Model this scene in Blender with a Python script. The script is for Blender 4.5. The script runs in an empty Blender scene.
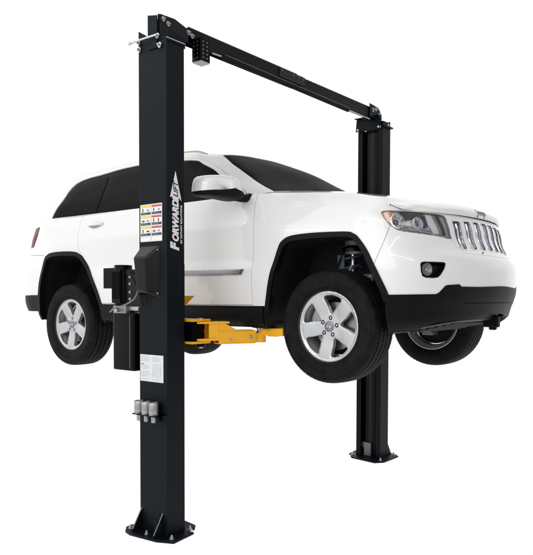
# A white car raised on a two post lift, cut out against white.
import math
import numpy as np
HZ = 1.468          # height of the front hubs above the floor

# ------------------------------------------------------------------ smooth surfaces
def _tan(K, P):
    # finite-difference tangents for non-uniform knots, P [n,...]
    d = (P[1:] - P[:-1]) / (K[1:] - K[:-1]).reshape((-1,) + (1,) * (P.ndim - 1))
    h = (K[1:] - K[:-1]).reshape((-1,) + (1,) * (P.ndim - 1))
    T = np.empty_like(P)
    T[1:-1] = (d[:-1] * h[1:] + d[1:] * h[:-1]) / (h[1:] + h[:-1])
    T[0] = d[0]; T[-1] = d[-1]
    return T

def _hb(K, x):
    i = np.clip(np.searchsorted(K, x, side='right') - 1, 0, len(K) - 2)
    h = K[i + 1] - K[i]; t = (x - K[i]) / h
    return i, h, 2*t**3-3*t**2+1, (t**3-2*t**2+t)*h, -2*t**3+3*t**2, (t**3-t**2)*h

class Patch:
    """bicubic surface through a net of points [nv][nu]; u and v are lengths in metres"""
    def __init__(s, net):
        s.net = np.array(net, float)
        du = np.linalg.norm(np.diff(s.net, axis=1), axis=2).mean(0)
        dv = np.linalg.norm(np.diff(s.net, axis=0), axis=2).mean(1)
        s.U = np.concatenate([[0], np.cumsum(np.maximum(du, 1e-3))]); s.V = np.concatenate([[0], np.cumsum(np.maximum(dv, 1e-3))])
        s.Tu = np.swapaxes(_tan(s.U, np.swapaxes(s.net, 0, 1)), 0, 1)
        s.um = s.U[-1]; s.vm = s.V[-1]
        s.off = 0.0
    def raw(s, u, v):
        u = np.clip(np.atleast_1d(np.asarray(u, float)), 0, s.um); v = np.clip(np.atleast_1d(np.asarray(v, float)), 0, s.vm)
        i, h, a0, b0, a1, b1 = _hb(s.U, u)
        N = s.net; T = s.Tu
        rows = N[:, i] * a0[None, :, None] + T[:, i] * b0[None, :, None] + N[:, i+1] * a1[None, :, None] + T[:, i+1] * b1[None, :, None]
        TV = _tan(s.V, rows)
        j, h, a0, b0, a1, b1 = _hb(s.V, v)
        k = np.arange(len(u))
        return rows[j, k]*a0[:, None] + TV[j, k]*b0[:, None] + rows[j+1, k]*a1[:, None] + TV[j+1, k]*b1[:, None]
    def normal(s, u, v, e=1.5e-3):
        u = np.asarray(u, float); v = np.asarray(v, float)
        a = s.raw(np.clip(u+e, 0, s.um), v) - s.raw(np.clip(u-e, 0, s.um), v)
        b = s.raw(u, np.clip(v+e, 0, s.vm)) - s.raw(u, np.clip(v-e, 0, s.vm))
        n = np.cross(a, b); n /= np.maximum(np.linalg.norm(n, axis=1), 1e-12)[:, None]
        return n * s.sign
    sign = 1.0
    def P(s, u, v, off=0.0):
        p = s.raw(u, v)
        return p + s.normal(u, v) * off if off else p
    def uv_z(s, u, z):
        """v at which the surface has height z at u"""
        vs = np.linspace(0, s.vm, 240)
        zz = s.raw(np.full(240, u), vs)[:, 2]
        k = np.argmax(zz >= z) if zz.max() >= z else 239
        if k == 0: return (u, 0.0)
        t = (z - zz[k-1]) / (zz[k] - zz[k-1] + 1e-12)
        return (u, float(vs[k-1] + min(max(t, 0), 1) * (vs[k] - vs[k-1])))

# ------------------------------------------------------------------ the car's nets (x forward from the front axle, y to the left, z above the hubs)
ZL = [-.03, .03, .13, .22, .32, .40, .455, .54, .65, .735, .78, .87, .955]
DOOR = [.900, .930, .942, .952, .959, .956, .933, .927, .929, .932, .920, .898, .870]
FLAR = [.905, .940, .950, .955, .958, .957, .955, .953, .949, .940, .928, .903, .862]
def lerp(a, b, t): return [x + (y - x) * t for x, y in zip(a, b)]
def zfront(zmax):
    z = []
    for q in ZL:
        z.append(q if q <= .455 else .455 + (q - .455) * (zmax - .455) / (.955 - .455))
    return z
def lower_net():
    st = []   # stations: list of 13 points each, right side (y negative)
    x0 = [-3.80, -3.93, -3.985, -3.995, -3.995, -3.99, -3.985, -3.955, -3.925, -3.915, -3.905, -3.872, -3.808]
    yc = [.80, .80, .81, .81, .81, .81, .81, .80, .79, .785, .78, .77, .765]
    ys = [.86, .885, .90, .90, .90, .90, .90, .893, .880, .872, .868, .862, .850]
    st.append([(x0[i], 0, ZL[i]) for i in range(13)])
    st.append([(x0[i] + .018, -.40, ZL[i]) for i in range(13)])
    st.append([(x0[i] + .065, -.645 * yc[i] / .80, ZL[i]) for i in range(13)])
    st.append([(x0[i] + .18, -yc[i], ZL[i]) for i in range(13)])
    st.append([(min(x0[i] + .34, -3.53), -(ys[i] if i < 11 else (.848, .832)[i - 11]), ZL[i]) for i in range(13)])
    side = [(-3.42, lerp(FLAR, ys, .45)), (-3.15, FLAR), (-2.8, FLAR), (-2.5, lerp(FLAR, DOOR, .5)), (-2.1, DOOR), (-1.5, DOOR), (-.9, DOOR),
            (-.62, lerp(DOOR, FLAR, .25))]
    for x, yy in side: st.append([(x, -yy[i], ZL[i]) for i in range(13)])
    fr = [(-.35, .938, [.930, .912, .872, .815]), (0.0, .905, [.930, .915, .880, .828]), (.2, .875, [.930, .918, .885, .84])]
    for x, zm, top in fr:
        z = zfront(zm); yy = FLAR[:9] + top
        st.append([(x, -yy[i], z[i]) for i in range(13)])
    Lw = [(.30, .86), (.40, .82), (.50, .75), (.57, .65), (.63, .5), (.67, .35), (.69, .18), (.70, 0)]
    B = [(.345, .945), (.47, .908), (.59, .825), (.685, .70), (.762, .54), (.812, .36), (.842, .18), (.852, 0)]
    Hc = [(.335, .927), (.43, .888), (.52, .80), (.59, .68), (.65, .53), (.692, .36), (.718, .18), (.727, 0)]
    T = [(.33, .865), (.41, .852), (.475, .785), (.555, .672), (.615, .525), (.663, .36), (.688, .18), (.698, 0)]
    zm = [.843, .797, .768, .757, .752, .749, .747, .746]
    def mix(a, b, t): return [(p[0]+(q[0]-p[0])*t, p[1]+(q[1]-p[1])*t) for p, q in zip(a, b)]
    B13 = [(x - .035, y - .005) for x, y in B]
    C = [Lw, mix(Lw, B13, .65), B13, mix(B13, B, .85), B, B, mix(B, Hc, .18), mix(B, Hc, .52), mix(B, Hc, .84), mix(B, Hc, .97), Hc, mix(Hc, T, .5), T]
    for k in range(8):
        z = zfront(zm[k])
        st.append([(C[i][k][0], -C[i][k][1], z[i]) for i in range(13)])
    for i in range(13):   # centre station
        x, y, z = st[-1][i]; st[-1][i] = (x, 0.0, z)
    full = st + [[(x, -y, z) for x, y, z in s] for s in st[-2::-1]]
    net = [[full[k][i] for k in range(len(full))] for i in range(13)]
    return net, len(st)
def upper_net():
    st = []
    # each station: 7 points, belt -> roof centre
    rc = [(-3.825, .948), (-3.675, 1.06), (-3.49, 1.20), (-3.375, 1.31), (-3.40, 1.392), (-3.25, 1.43), (-3.05, 1.45)]
    st.append([(x, 0, z) for x, z in rc])
    st.append([(x+.01, -y, z) for (x, z), y in zip(rc, [.40, .39, .37, .35, .34, .30, 0])])
    st.append([(x+.045, -y, z-.003) for (x, z), y in zip(rc, [.63, .61, .585, .55, .52, .42, 0])])
    st.append([(x+(.185, .14, .125, .125, .125, .125, .125)[i], -y, z-.006) for i, ((x, z), y) in enumerate(zip(rc, [.760, .745, .715, .665, .61, .50, 0]))])
    st.append([(-3.52, -.826, .945), (-3.39, -.80, 1.07), (-3.22, -.757, 1.205), (-3.12, -.69, 1.322), (-3.12, -.632, 1.400), (-3.05, -.50, 1.432), (-2.94, 0, 1.455)])
    Y = [.868, .848, .792, .712, .640, .50, 0]
    def side(x, zr, dy=0, xs=None):
        xs = xs or [x] * 7
        Z = [.945, 1.07, 1.205, zr-.085, zr, zr+.028, zr+.045]
        return [(xs[i], -(y+dy if i < 4 else y), z) for i, (y, z) in enumerate(zip(Y, Z))]
    st.append(side(-3.2, 1.413, -.008, [-3.26, -3.18, -3.06, -2.98, -2.97, -2.92, -2.85])); st.append(side(-2.75, 1.422, 0, [-2.85, -2.82, -2.78, -2.73, -2.71, -2.70, -2.68])); st.append(side(-2.4, 1.438)); st.append(side(-1.95, 1.443)); st.append(side(-1.6, 1.434, 0, [-1.50, -1.53, -1.57, -1.62, -1.68, -1.74, -1.84]))
    st.append([(-1.16, -.865, .948), (-1.26, -.838, 1.07), (-1.37, -.782, 1.205), (-1.44, -.712, 1.318), (-1.50, -.637, 1.415), (-1.56, -.50, 1.448), (-1.75, 0, 1.485)])
    st.append([(-.86, -.850, .955), (-1.04, -.815, 1.075), (-1.22, -.758, 1.208), (-1.355, -.695, 1.310), (-1.43, -.627, 1.396), (-1.50, -.49, 1.440), (-1.70, 0, 1.484)])
    st.append([(-.715, -.795, .967), (-.92, -.737, 1.09), (-1.10, -.682, 1.218), (-1.25, -.632, 1.322), (-1.345, -.590, 1.388), (-1.44, -.46, 1.434), (-1.65, 0, 1.482)])
    st.append([(-.635, -.725, .985), (-.845, -.672, 1.10), (-1.035, -.620, 1.23), (-1.19, -.575, 1.335), (-1.285, -.545, 1.392), (-1.40, -.42, 1.430), (-1.60, 0, 1.48)])
    st.append([(-.505, -.45, 1.01), (-.70, -.42, 1.11), (-.92, -.385, 1.24), (-1.115, -.36, 1.347), (-1.235, -.345, 1.408), (-1.36, -.28, 1.443), (-1.55, 0, 1.478)])
    st.append([(-.415, -.22, 1.025), (-.61, -.205, 1.123), (-.84, -.19, 1.250), (-1.06, -.18, 1.348), (-1.21, -.17, 1.408), (-1.34, -.14, 1.449), (-1.50, 0, 1.474)])
    st.append([(-.385, 0, 1.03), (-.58, 0, 1.128), (-.81, 0, 1.255), (-1.04, 0, 1.352), (-1.20, 0, 1.410), (-1.33, 0, 1.452), (-1.46, 0, 1.470)])
    st = [[(x, y, z - (0, .002, .006, .010, .012, .012, .012)[i]) for i, (x, y, z) in enumerate(s)] for s in st]
    full = st + [[(x, -y, z) for x, y, z in s] for s in st[-2::-1]]
    net = [[full[k][i] for k in range(len(full))] for i in range(7)]
    return net, len(st)
def hood_net(L, nL):
    # edge of the hood follows the top line of the lower body
    us = np.linspace(L.U[nL-12], L.U[nL-1], 200)
    top = L.raw(us, np.full(200, L.vm))
    A = [0, .22, .42, .6, .75, .87, .95, 1.0]
    Tt = [0, .2, .4, .6, .75, .86, .93, .975, 1.0, 1.006]
    zc = [1.030, 1.002, .962, .917, .884, .855, .834, .811, .778, .748]
    cols = []
    for a in A:
        y = a * .845
        k = np.argmin(np.abs(-top[120:, 1] - min(y, .84)) + 0) + 120
        xf = top[k, 0] + .022 * (1 - a**6) ; zf = top[k, 2]
        xr = -.40 - .14 * a * a
        col = []
        for t, z in zip(Tt, zc):
            x = xr + (xf - xr) * min(t, 1.0)
            if t == Tt[-1]: x = xf - .004
            # edge height from the fender top
            m = np.argmin(np.abs(top[:, 0] - x)) if x < .42 else -1
            ye = -top[m, 1] if m >= 0 else .845
            ze = top[m, 2] if m >= 0 else .79
            yy = a * min(ye, .845) if t < .9 else y
            edge = ze + .004
            w = a ** 2.4
            zz = z + (edge - z) * w if t < .86 else z - (z - max(zf, .75)) * w * (.55 if t < .99 else .9)
            if a == 1.0:
                m = np.argmin(np.abs(top[:, 0] - min(x, .425))); yy = -top[m, 1]; zz = top[m, 2] + (.004 if t < .93 else .002); x = top[m, 0] + (.002 if t > .93 else 0)
            col.append((x, -yy, zz))
        cols.append(col)
    full = cols[::-1] + [[(x, -y, z) for x, y, z in c] for c in cols[1:]]
    # orient: u across (right to left), v from rear to front
    return [[full[k][i] for k in range(len(full))] for i in range(len(Tt))]

_n, NL = lower_net(); LOW = Patch(_n)
_n, NU = upper_net(); UPP = Patch(_n)
HOOD = Patch(hood_net(LOW, NL))
def fixsign(p, c):
    u = np.array([p.um*.3]); v = np.array([p.vm*.5])
    p.sign = 1.0
    n = p.normal(u, v)[0]; q = p.raw(u, v)[0] - np.array(c)
    p.sign = 1.0 if n @ q > 0 else -1.0
fixsign(LOW, (-1.5, 0, .4)); fixsign(UPP, (-2, 0, 1)); fixsign(HOOD, (0, 0, 0))
PATCH = {'L': LOW, 'U': UPP, 'H': HOOD}
FPX=676.277; CY=320.078; CAMX=2.5411; CAMY=-4.7076; CAMH=1.6624; YAW=0.67975; PITCH=0.03318; ROLL=0.00220; WHEEL_DROP=-0.0640
W_Z0, W_Z1, W_LO, W_HI, W_SIDE = -.30, .45, 1.0, 1.30, .50
LIGHTS = [('added_key_light', (.8, -8.0, 4.2), (-1.0, 0, 1.5), 7.5, 4.0, 130),  # added soft key light from the camera side, out of view
          ('added_streak_light', (-2.5, -5.5, 4.6), (-1.5, 0, 2.0), 5.0, .14, 22), ('added_streak_light', (3.5, -4.5, 4.6), (0, 0, 2.0), 5.0, .14, 16)]  # added thin lights, out of view, for reflected streaks on the fenders
# outlines of openings and lamps on the smooth surfaces, as (u, v) in metres
TR = {
'amber': [(5.0176, 0.8762), (5.0359, 0.8981), (5.0913, 0.9216), (5.1116, 0.8825), (5.1017, 0.8215), (5.109, 0.7919), (5.1432, 0.7496), (5.1278, 0.7593), (5.0789, 0.7947), (5.044, 0.8383)],
'amberw': [(5.0415, 0.8862), (5.0734, 0.9019), (5.0836, 0.874), (5.1003, 0.8335), (5.0991, 0.8001), (5.0677, 0.8266), (5.0461, 0.8597)],
'ring1': [(5.1444, 0.8415)],
'ring2': [(5.3005, 0.8481)],
'dark1': [(5.1851, 0.9375), (5.3655, 0.9552), (5.3623, 0.9211), (5.2668, 0.897), (5.1861, 0.8624)],
'blade1': [(5.3593, 0.9423), (5.3788, 0.9452), (5.3834, 0.8264), (5.3507, 0.8033)],
'blade2': [(5.3802, 0.9476), (5.4339, 0.9499), (5.4726, 0.7609), (5.4191, 0.7638), (5.3845, 0.8445)],
'blade3': [(5.4349, 0.95), (5.4739, 0.951), (5.5096, 0.7555), (5.4732, 0.759)],
'blade4': [(5.4749, 0.9511), (5.5128, 0.9521), (5.5521, 0.7596), (5.512, 0.7528)],
'blade5': [(5.5138, 0.9522), (5.5617, 0.9512), (5.5787, 0.7275), (5.5484, 0.7395)],
'ribs': [(5.1585, 0.7732), (5.2221, 0.7702), (5.2833, 0.7678), (5.3478, 0.7648), (5.4067, 0.7579)],
'front_arch': [(4.0549, 0.0), (4.1032, 0.198), (4.1432, 0.3827), (4.1717, 0.4766), (4.2277, 0.6121), (4.2662, 0.6538), (4.3336, 0.6797), (4.4746, 0.6932), (4.6564, 0.6999), (4.7968, 0.702), (4.8364, 0.6919), (4.8687, 0.6683), (4.9245, 0.584), (4.9708, 0.4756), (5.0584, 0.2809), (5.0924, 0.2265), (5.1119, 0.0)],
'headlamp': [(5.0176, 0.8762), (5.0359, 0.8981), (5.0905, 0.9232), (5.1555, 0.9433), (5.2667, 0.9616), (5.3764, 0.9656), (5.4775, 0.9648), (5.5494, 0.9573), (5.5653, 0.927), (5.5688, 0.8214), (5.5782, 0.7195), (5.5321, 0.7173), (5.4641, 0.729), (5.3364, 0.7418), (5.2205, 0.7499), (5.164, 0.7502), (5.1278, 0.7593), (5.0789, 0.7947), (5.044, 0.8383)],
'fog': [(5.2334, 0.4709), (5.2401, 0.4828), (5.2567, 0.4875), (5.3262, 0.4875), (5.3946, 0.4865), (5.4058, 0.4785), (5.3895, 0.4429), (5.3666, 0.4066), (5.3472, 0.39), (5.3158, 0.3858), (5.2666, 0.3877), (5.246, 0.3975), (5.2354, 0.4286)],
'cladding': [(5.0111, 0.2802), (5.067, 0.2796), (5.3426, 0.2843), (5.3617, 0.2952), (5.4019, 0.3362), (5.4206, 0.3427), (5.5138, 0.3489), (5.5353, 0.3337), (5.7233, 0.334), (6.0037, 0.3424), (6.3594, 0.3544)],
'cladlow': [(5.0699, 0.0), (5.2474, 0.0172), (5.3233, 0.0673), (5.4016, 0.1021), (5.5484, 0.1193), (5.6984, 0.1308), (5.9539, 0.1474), (6.492, 0.1677)],
'seam': [(4.9737, 0.4678), (5.0089, 0.5744), (5.0548, 0.6937), (5.0855, 0.7861)],
'moulding': [(3.2815, 0.4694), (3.8698, 0.4667), (3.9111, 0.4642), (3.8987, 0.4277), (3.2869, 0.4287)],
'mouldtip': [(3.8788, 0.4658), (3.9111, 0.4642), (3.8987, 0.4277), (3.8754, 0.4274)],
'dlo': [(0.8787, 0.0277), (0.8614, 0.2913), (0.7656, 0.5506), (1.3219, 0.5968), (1.7543, 0.6011), (2.0992, 0.5967), (2.3456, 0.6042), (2.4987, 0.614), (2.6449, 0.5969), (2.694, 0.5124), (2.7153, 0.2761), (2.7135, 0.0925), (2.6945, 0.0), (2.6786, 0.0), (2.6115, 0.0), (2.3522, 0.0), (1.9644, 0.0), (1.3985, 0.0052), (1.1004, 0.0077)],
'quarter_glass': [(0.9123, 0.0452), (0.8757, 0.4805), (0.889, 0.5018), (1.1104, 0.5264), (1.3684, 0.538), (1.3952, 0.4444), (1.4087, 0.3469), (1.4142, 0.2345), (1.4041, 0.1331), (1.3843, 0.0403), (1.1487, 0.0398)],
'rear_door_glass': [(1.4445, 0.0347), (1.4661, 0.1293), (1.4776, 0.2343), (1.4759, 0.3488), (1.4655, 0.4475), (1.4455, 0.5398), (1.6216, 0.5432), (1.7925, 0.5456), (2.0627, 0.5471), (2.2895, 0.5515), (2.3362, 0.3215), (2.3251, 0.0043), (2.1622, 0.0045), (1.9623, 0.0083), (1.7108, 0.0207)],
'glass_front': [(2.3374, 0.5747), (2.4577, 0.5873), (2.5833, 0.5731), (2.6544, 0.4698), (2.67, 0.2837), (2.6617, 0.0729), (2.6449, 0.0), (2.6359, 0.0), (2.567, 0.0), (2.3477, 0.0008)],
'windshield': [(2.8129, 0.6563), (2.8087, 0.4681), (2.8332, 0.245), (2.8396, 0.073), (2.8536, 0.017), (2.8754, 0.0)],
'handle': [(1.9508, 0.8875), (2.1867, 0.8729)],
'jeep': [(0.74, 1.1087), (0.905, 1.1078)],
'grille': [(5.5778, 0.9433), (5.5805, 0.7027), (5.5476, 0.5746), (5.6794, 0.5661), (5.936, 0.5628), (6.2485, 0.5753)],
'slot1': [(5.621, 0.9224), (5.7212, 0.9276), (5.7085, 0.6334), (5.6112, 0.6131)],
'slot4': [(6.0527, 0.9478), (6.1711, 0.9553), (6.0771, 0.6224), (5.9774, 0.6105)],
'slot7': [(6.5653, 0.9524), (6.5503, 0.9344), (6.517, 0.6303), (6.3469, 0.6145)],
'doorseam': [(3.9824, 0.2043), (3.9781, 0.52), (3.9799, 0.7774), (3.9643, 0.9039)],
'rear_arch': [(1.2017, 0.2304), (1.2036, 0.2685), (1.2412, 0.4294), (1.337, 0.6144), (1.3936, 0.6525), (1.4695, 0.6703), (1.6435, 0.6749), (1.8254, 0.6676), (1.9007, 0.6493), (1.9609, 0.6145), (2.0682, 0.5035), (2.1742, 0.3334), (2.2289, 0.1943), (2.2496, 0.1259)],
'tail': [(0.8584, 0.8605), (0.8978, 0.9244), (1.0298, 0.9191), (1.1074, 0.8168), (1.0332, 0.7316), (0.9272, 0.744)],
}
import bpy, bmesh, random
from mathutils import Vector, Matrix
from mathutils.geometry import delaunay_2d_cdt
random.seed(7)
scene = bpy.context.scene
col = scene.collection
R = math.radians

# ------------------------------------------------------------------ materials
def new_mat(name):
    m = bpy.data.materials.new(name); m.use_nodes = True
    return m, m.node_tree.nodes, m.node_tree.links, m.node_tree.nodes['Principled BSDF']
def mat(name, base, rough=.5, metal=0.0, spec=.5, coat=0.0, coat_rough=.03, var=.06, nscale=6.0, bump=0.0, bscale=200.0, rvar=.06, stretch=None):
    """principled material with procedural variation of colour and roughness and an optional fine bump"""
    m, n, l, b = new_mat(name)
    b.inputs['Metallic'].default_value = metal
    b.inputs['Specular IOR Level'].default_value = spec
    b.inputs['Coat Weight'].default_value = coat
    b.inputs['Coat Roughness'].default_value = coat_rough
    tc = n.new('ShaderNodeTexCoord'); mp = n.new('ShaderNodeMapping'); l.new(tc.outputs['Object'], mp.inputs['Vector'])
    if stretch: mp.inputs['Scale'].default_value = stretch
    nz = n.new('ShaderNodeTexNoise'); nz.inputs['Scale'].default_value = nscale; nz.inputs['Detail'].default_value = 6; l.new(mp.outputs[0], nz.inputs['Vector'])
    mx = n.new('ShaderNodeMix'); mx.data_type = 'RGBA'
    mx.inputs['A'].default_value = tuple(c * (1 - var) for c in base) + (1,)
    mx.inputs['B'].default_value = tuple(min(1, c * (1 + var)) for c in base) + (1,)
    l.new(nz.outputs['Fac'], mx.inputs['Factor']); l.new(mx.outputs['Result'], b.inputs['Base Color'])
    mr = n.new('ShaderNodeMapRange'); mr.inputs['To Min'].default_value = max(0.02, rough - rvar); mr.inputs['To Max'].default_value = min(1, rough + rvar)
    l.new(nz.outputs['Fac'], mr.inputs['Value']); l.new(mr.outputs[0], b.inputs['Roughness'])
    if bump:
        n2 = n.new('ShaderNodeTexNoise'); n2.inputs['Scale'].default_value = bscale; n2.inputs['Detail'].default_value = 3; l.new(mp.outputs[0], n2.inputs['Vector'])
        bp = n.new('ShaderNodeBump'); bp.inputs['Strength'].default_value = bump; bp.inputs['Distance'].default_value = .002
        l.new(n2.outputs['Fac'], bp.inputs['Height']); l.new(bp.outputs[0], b.inputs['Normal'])
    return m
M = {}
M['paint'] = mat('white_car_paint', (.79, .79, .785), .30, coat=1.0, coat_rough=.02, var=.01, rvar=.03)
M['clad'] = mat('black_moulded_plastic', (.0030, .0030, .0034), .46, spec=.13, bump=.15, bscale=420)
M['inner'] = mat('dark_underbody', (.006, .006, .007), .7, spec=.2)
M['glass'] = None
M['trim'] = mat('gloss_black_trim', (.004, .004, .004), .22, spec=.12)
M['surround'] = mat('matt_black_surround', (.003, .003, .003), .5, spec=.08)
M['chrome'] = mat('chrome', (.62, .63, .66), .10, metal=1, var=.03, rvar=.04)
M['alloy'] = mat('silver_alloy_paint', (.50, .51, .52), .30, metal=.62, coat=.8, var=.02, rvar=.02)
M['alloy_dark'] = mat('dark_grey_alloy', (.24, .245, .26), .42, metal=.6)  # dark grey of the centre caps and fog lamp bowls
M['steel'] = mat('zinc_steel', (.55, .56, .57), .32, metal=1, var=.12, nscale=30)
M['disc'] = mat('brake_steel', (.32, .32, .33), .35, metal=.9, var=.15, nscale=40)
M['lens'] = None
M['amber'] = mat('amber_plastic', (1.0, .33, .012), .18, coat=1, var=.1)
M['red'] = mat('red_lamp_plastic', (.13, .003, .006), .35, spec=.12, coat=0, var=.2, nscale=25)
M['column'] = mat('charcoal_powder_coat', (.0033, .0056, .0086), .46, spec=.11, var=.10, nscale=3, bump=.10, bscale=300)
M['column_gloss'] = mat('black_gloss_steel', (.003, .004, .005), .32, spec=.2, var=.1, bump=.06, bscale=120)
M['black'] = mat('black_enamel', (.0012, .0012, .0014), .25, spec=.12, var=.15)
M['rubber'] = mat('black_rubber', (.006, .006, .006), .72, spec=.2, bump=.2, bscale=200)
M['yellow'] = mat('yellow_enamel', (.88, .43, .010), .38, spec=.45, coat=.3, coat_rough=.2, var=.10, nscale=9, bump=.05, bscale=60)
M['white'] = mat('white_vinyl', (.80, .80, .80), .45, var=.02)
M['card'] = mat('white_card', (.66, .68, .69), .55, var=.03)
M['ink'] = mat('black_ink', (.02, .02, .022), .6)
M['grey_ink'] = mat('grey_ink', (.33, .34, .35), .6)
M['yellow_ink'] = mat('yellow_ink', (.85, .60, .03), .5)
M['red_ink'] = mat('red_ink', (.55, .09, .06), .5)
M['blue_ink'] = mat('blue_enamel', (.03, .05, .22), .3)
M['spring'] = mat('blue_grey_spring_paint', (.035, .065, .10), .4, spec=.5)
M['pump'] = mat('cast_aluminium', (.55, .56, .57), .42, metal=.85, var=.12, nscale=40)
M['grey_plate'] = mat('grey_zinc_plate', (.17, .17, .175), .5, metal=.5, var=.1)
M['bright'] = mat('bright_reflector_plastic', (.92, .94, .97), .25, coat=1, var=.02)
M['bronze'] = mat('smoked_bezel', (.075, .062, .056), .3)
M['olive'] = mat('grey_lamp_plastic', (.36, .37, .33), .3, metal=.2)
M['silver'] = mat('pale_lamp_plastic', (.55, .56, .56), .25, metal=.3, var=.2)
M['lens_core'] = mat('projector_lens', (.14, .13, .22), .08, metal=.6, coat=1)
M['slot'] = mat('slate_grey_mesh', (.035, .042, .052), .32, spec=.6, var=.3, nscale=30)
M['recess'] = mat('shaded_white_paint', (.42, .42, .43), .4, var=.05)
M['moulding'] = mat('mottled_silver_moulding', (.26, .26, .27), .22, metal=.6, var=.55, nscale=80, stretch=(1, 1, 2.0), bump=.25, bscale=90)
M['chrome_dull'] = mat('aluminised_reflector', (.95, .95, .96), .28, metal=.10, coat=1, var=.10, nscale=45)
def tyre_mat():
    m, n, l, b = new_mat('tyre_rubber')
    b.inputs['Base Color'].default_value = (.014, .014, .015, 1); b.inputs['Roughness'].default_value = .62; b.inputs['Specular IOR Level'].default_value = .12
    tc = n.new('ShaderNodeTexCoord'); nz = n.new('ShaderNodeTexNoise'); nz.inputs['Scale'].default_value = 14; nz.inputs['Detail'].default_value = 5
    l.new(tc.outputs['Object'], nz.inputs['Vector'])
    cr = n.new('ShaderNodeValToRGB'); cr.color_ramp.elements[0].color = (.0035, .0035, .004, 1); cr.color_ramp.elements[1].color = (.0095, .0095, .0095, 1)
    cr.color_ramp.elements[0].position = .35; cr.color_ramp.elements[1].position = .7
    l.new(nz.outputs['Fac'], cr.inputs['Fac']); l.new(cr.outputs['Color'], b.inputs['Base Color'])
    return m
M['tyre'] = tyre_mat()
def lens_mat():
    m, n, l, b = new_mat('clear_lens')
    n.remove(b)
    out = [x for x in n if x.type == 'OUTPUT_MATERIAL'][0]
    tr = n.new('ShaderNodeBsdfTransparent'); tr.inputs['Color'].default_value = (.97, .975, .98, 1)
    gl = n.new('ShaderNodeBsdfGlossy'); gl.inputs['Roughness'].default_value = .03
    fr = n.new('ShaderNodeFresnel'); fr.inputs['IOR'].default_value = 1.35
    mx = n.new('ShaderNodeMixShader'); l.new(fr.outputs[0], mx.inputs[0]); l.new(tr.outputs[0], mx.inputs[1]); l.new(gl.outputs[0], mx.inputs[2]); l.new(mx.outputs[0], out.inputs['Surface'])
    return m
M['lens'] = lens_mat()
def glass_mat():
    m, n, l, b = new_mat('dark_tinted_glass'); n.remove(b)
    out = [x for x in n if x.type == 'OUTPUT_MATERIAL'][0]
    df = n.new('ShaderNodeBsdfDiffuse'); df.inputs['Color'].default_value = (.004, .004, .0043, 1)
    gl = n.new('ShaderNodeBsdfGlossy'); gl.inputs['Roughness'].default_value = .06
    fr = n.new('ShaderNodeFresnel'); fr.inputs['IOR'].default_value = 1.4
    mr = n.new('ShaderNodeMapRange'); mr.inputs['From Max'].default_value = .5; mr.inputs['To Min'].default_value = .006; mr.inputs['To Max'].default_value = .10
    l.new(fr.outputs[0], mr.inputs['Value'])
    mx = n.new('ShaderNodeMixShader'); l.new(mr.outputs[0], mx.inputs[0]); l.new(df.outputs[0], mx.inputs[1]); l.new(gl.outputs[0], mx.inputs[2]); l.new(mx.outputs[0], out.inputs['Surface'])
    return m
M['glass'] = glass_mat()

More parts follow.
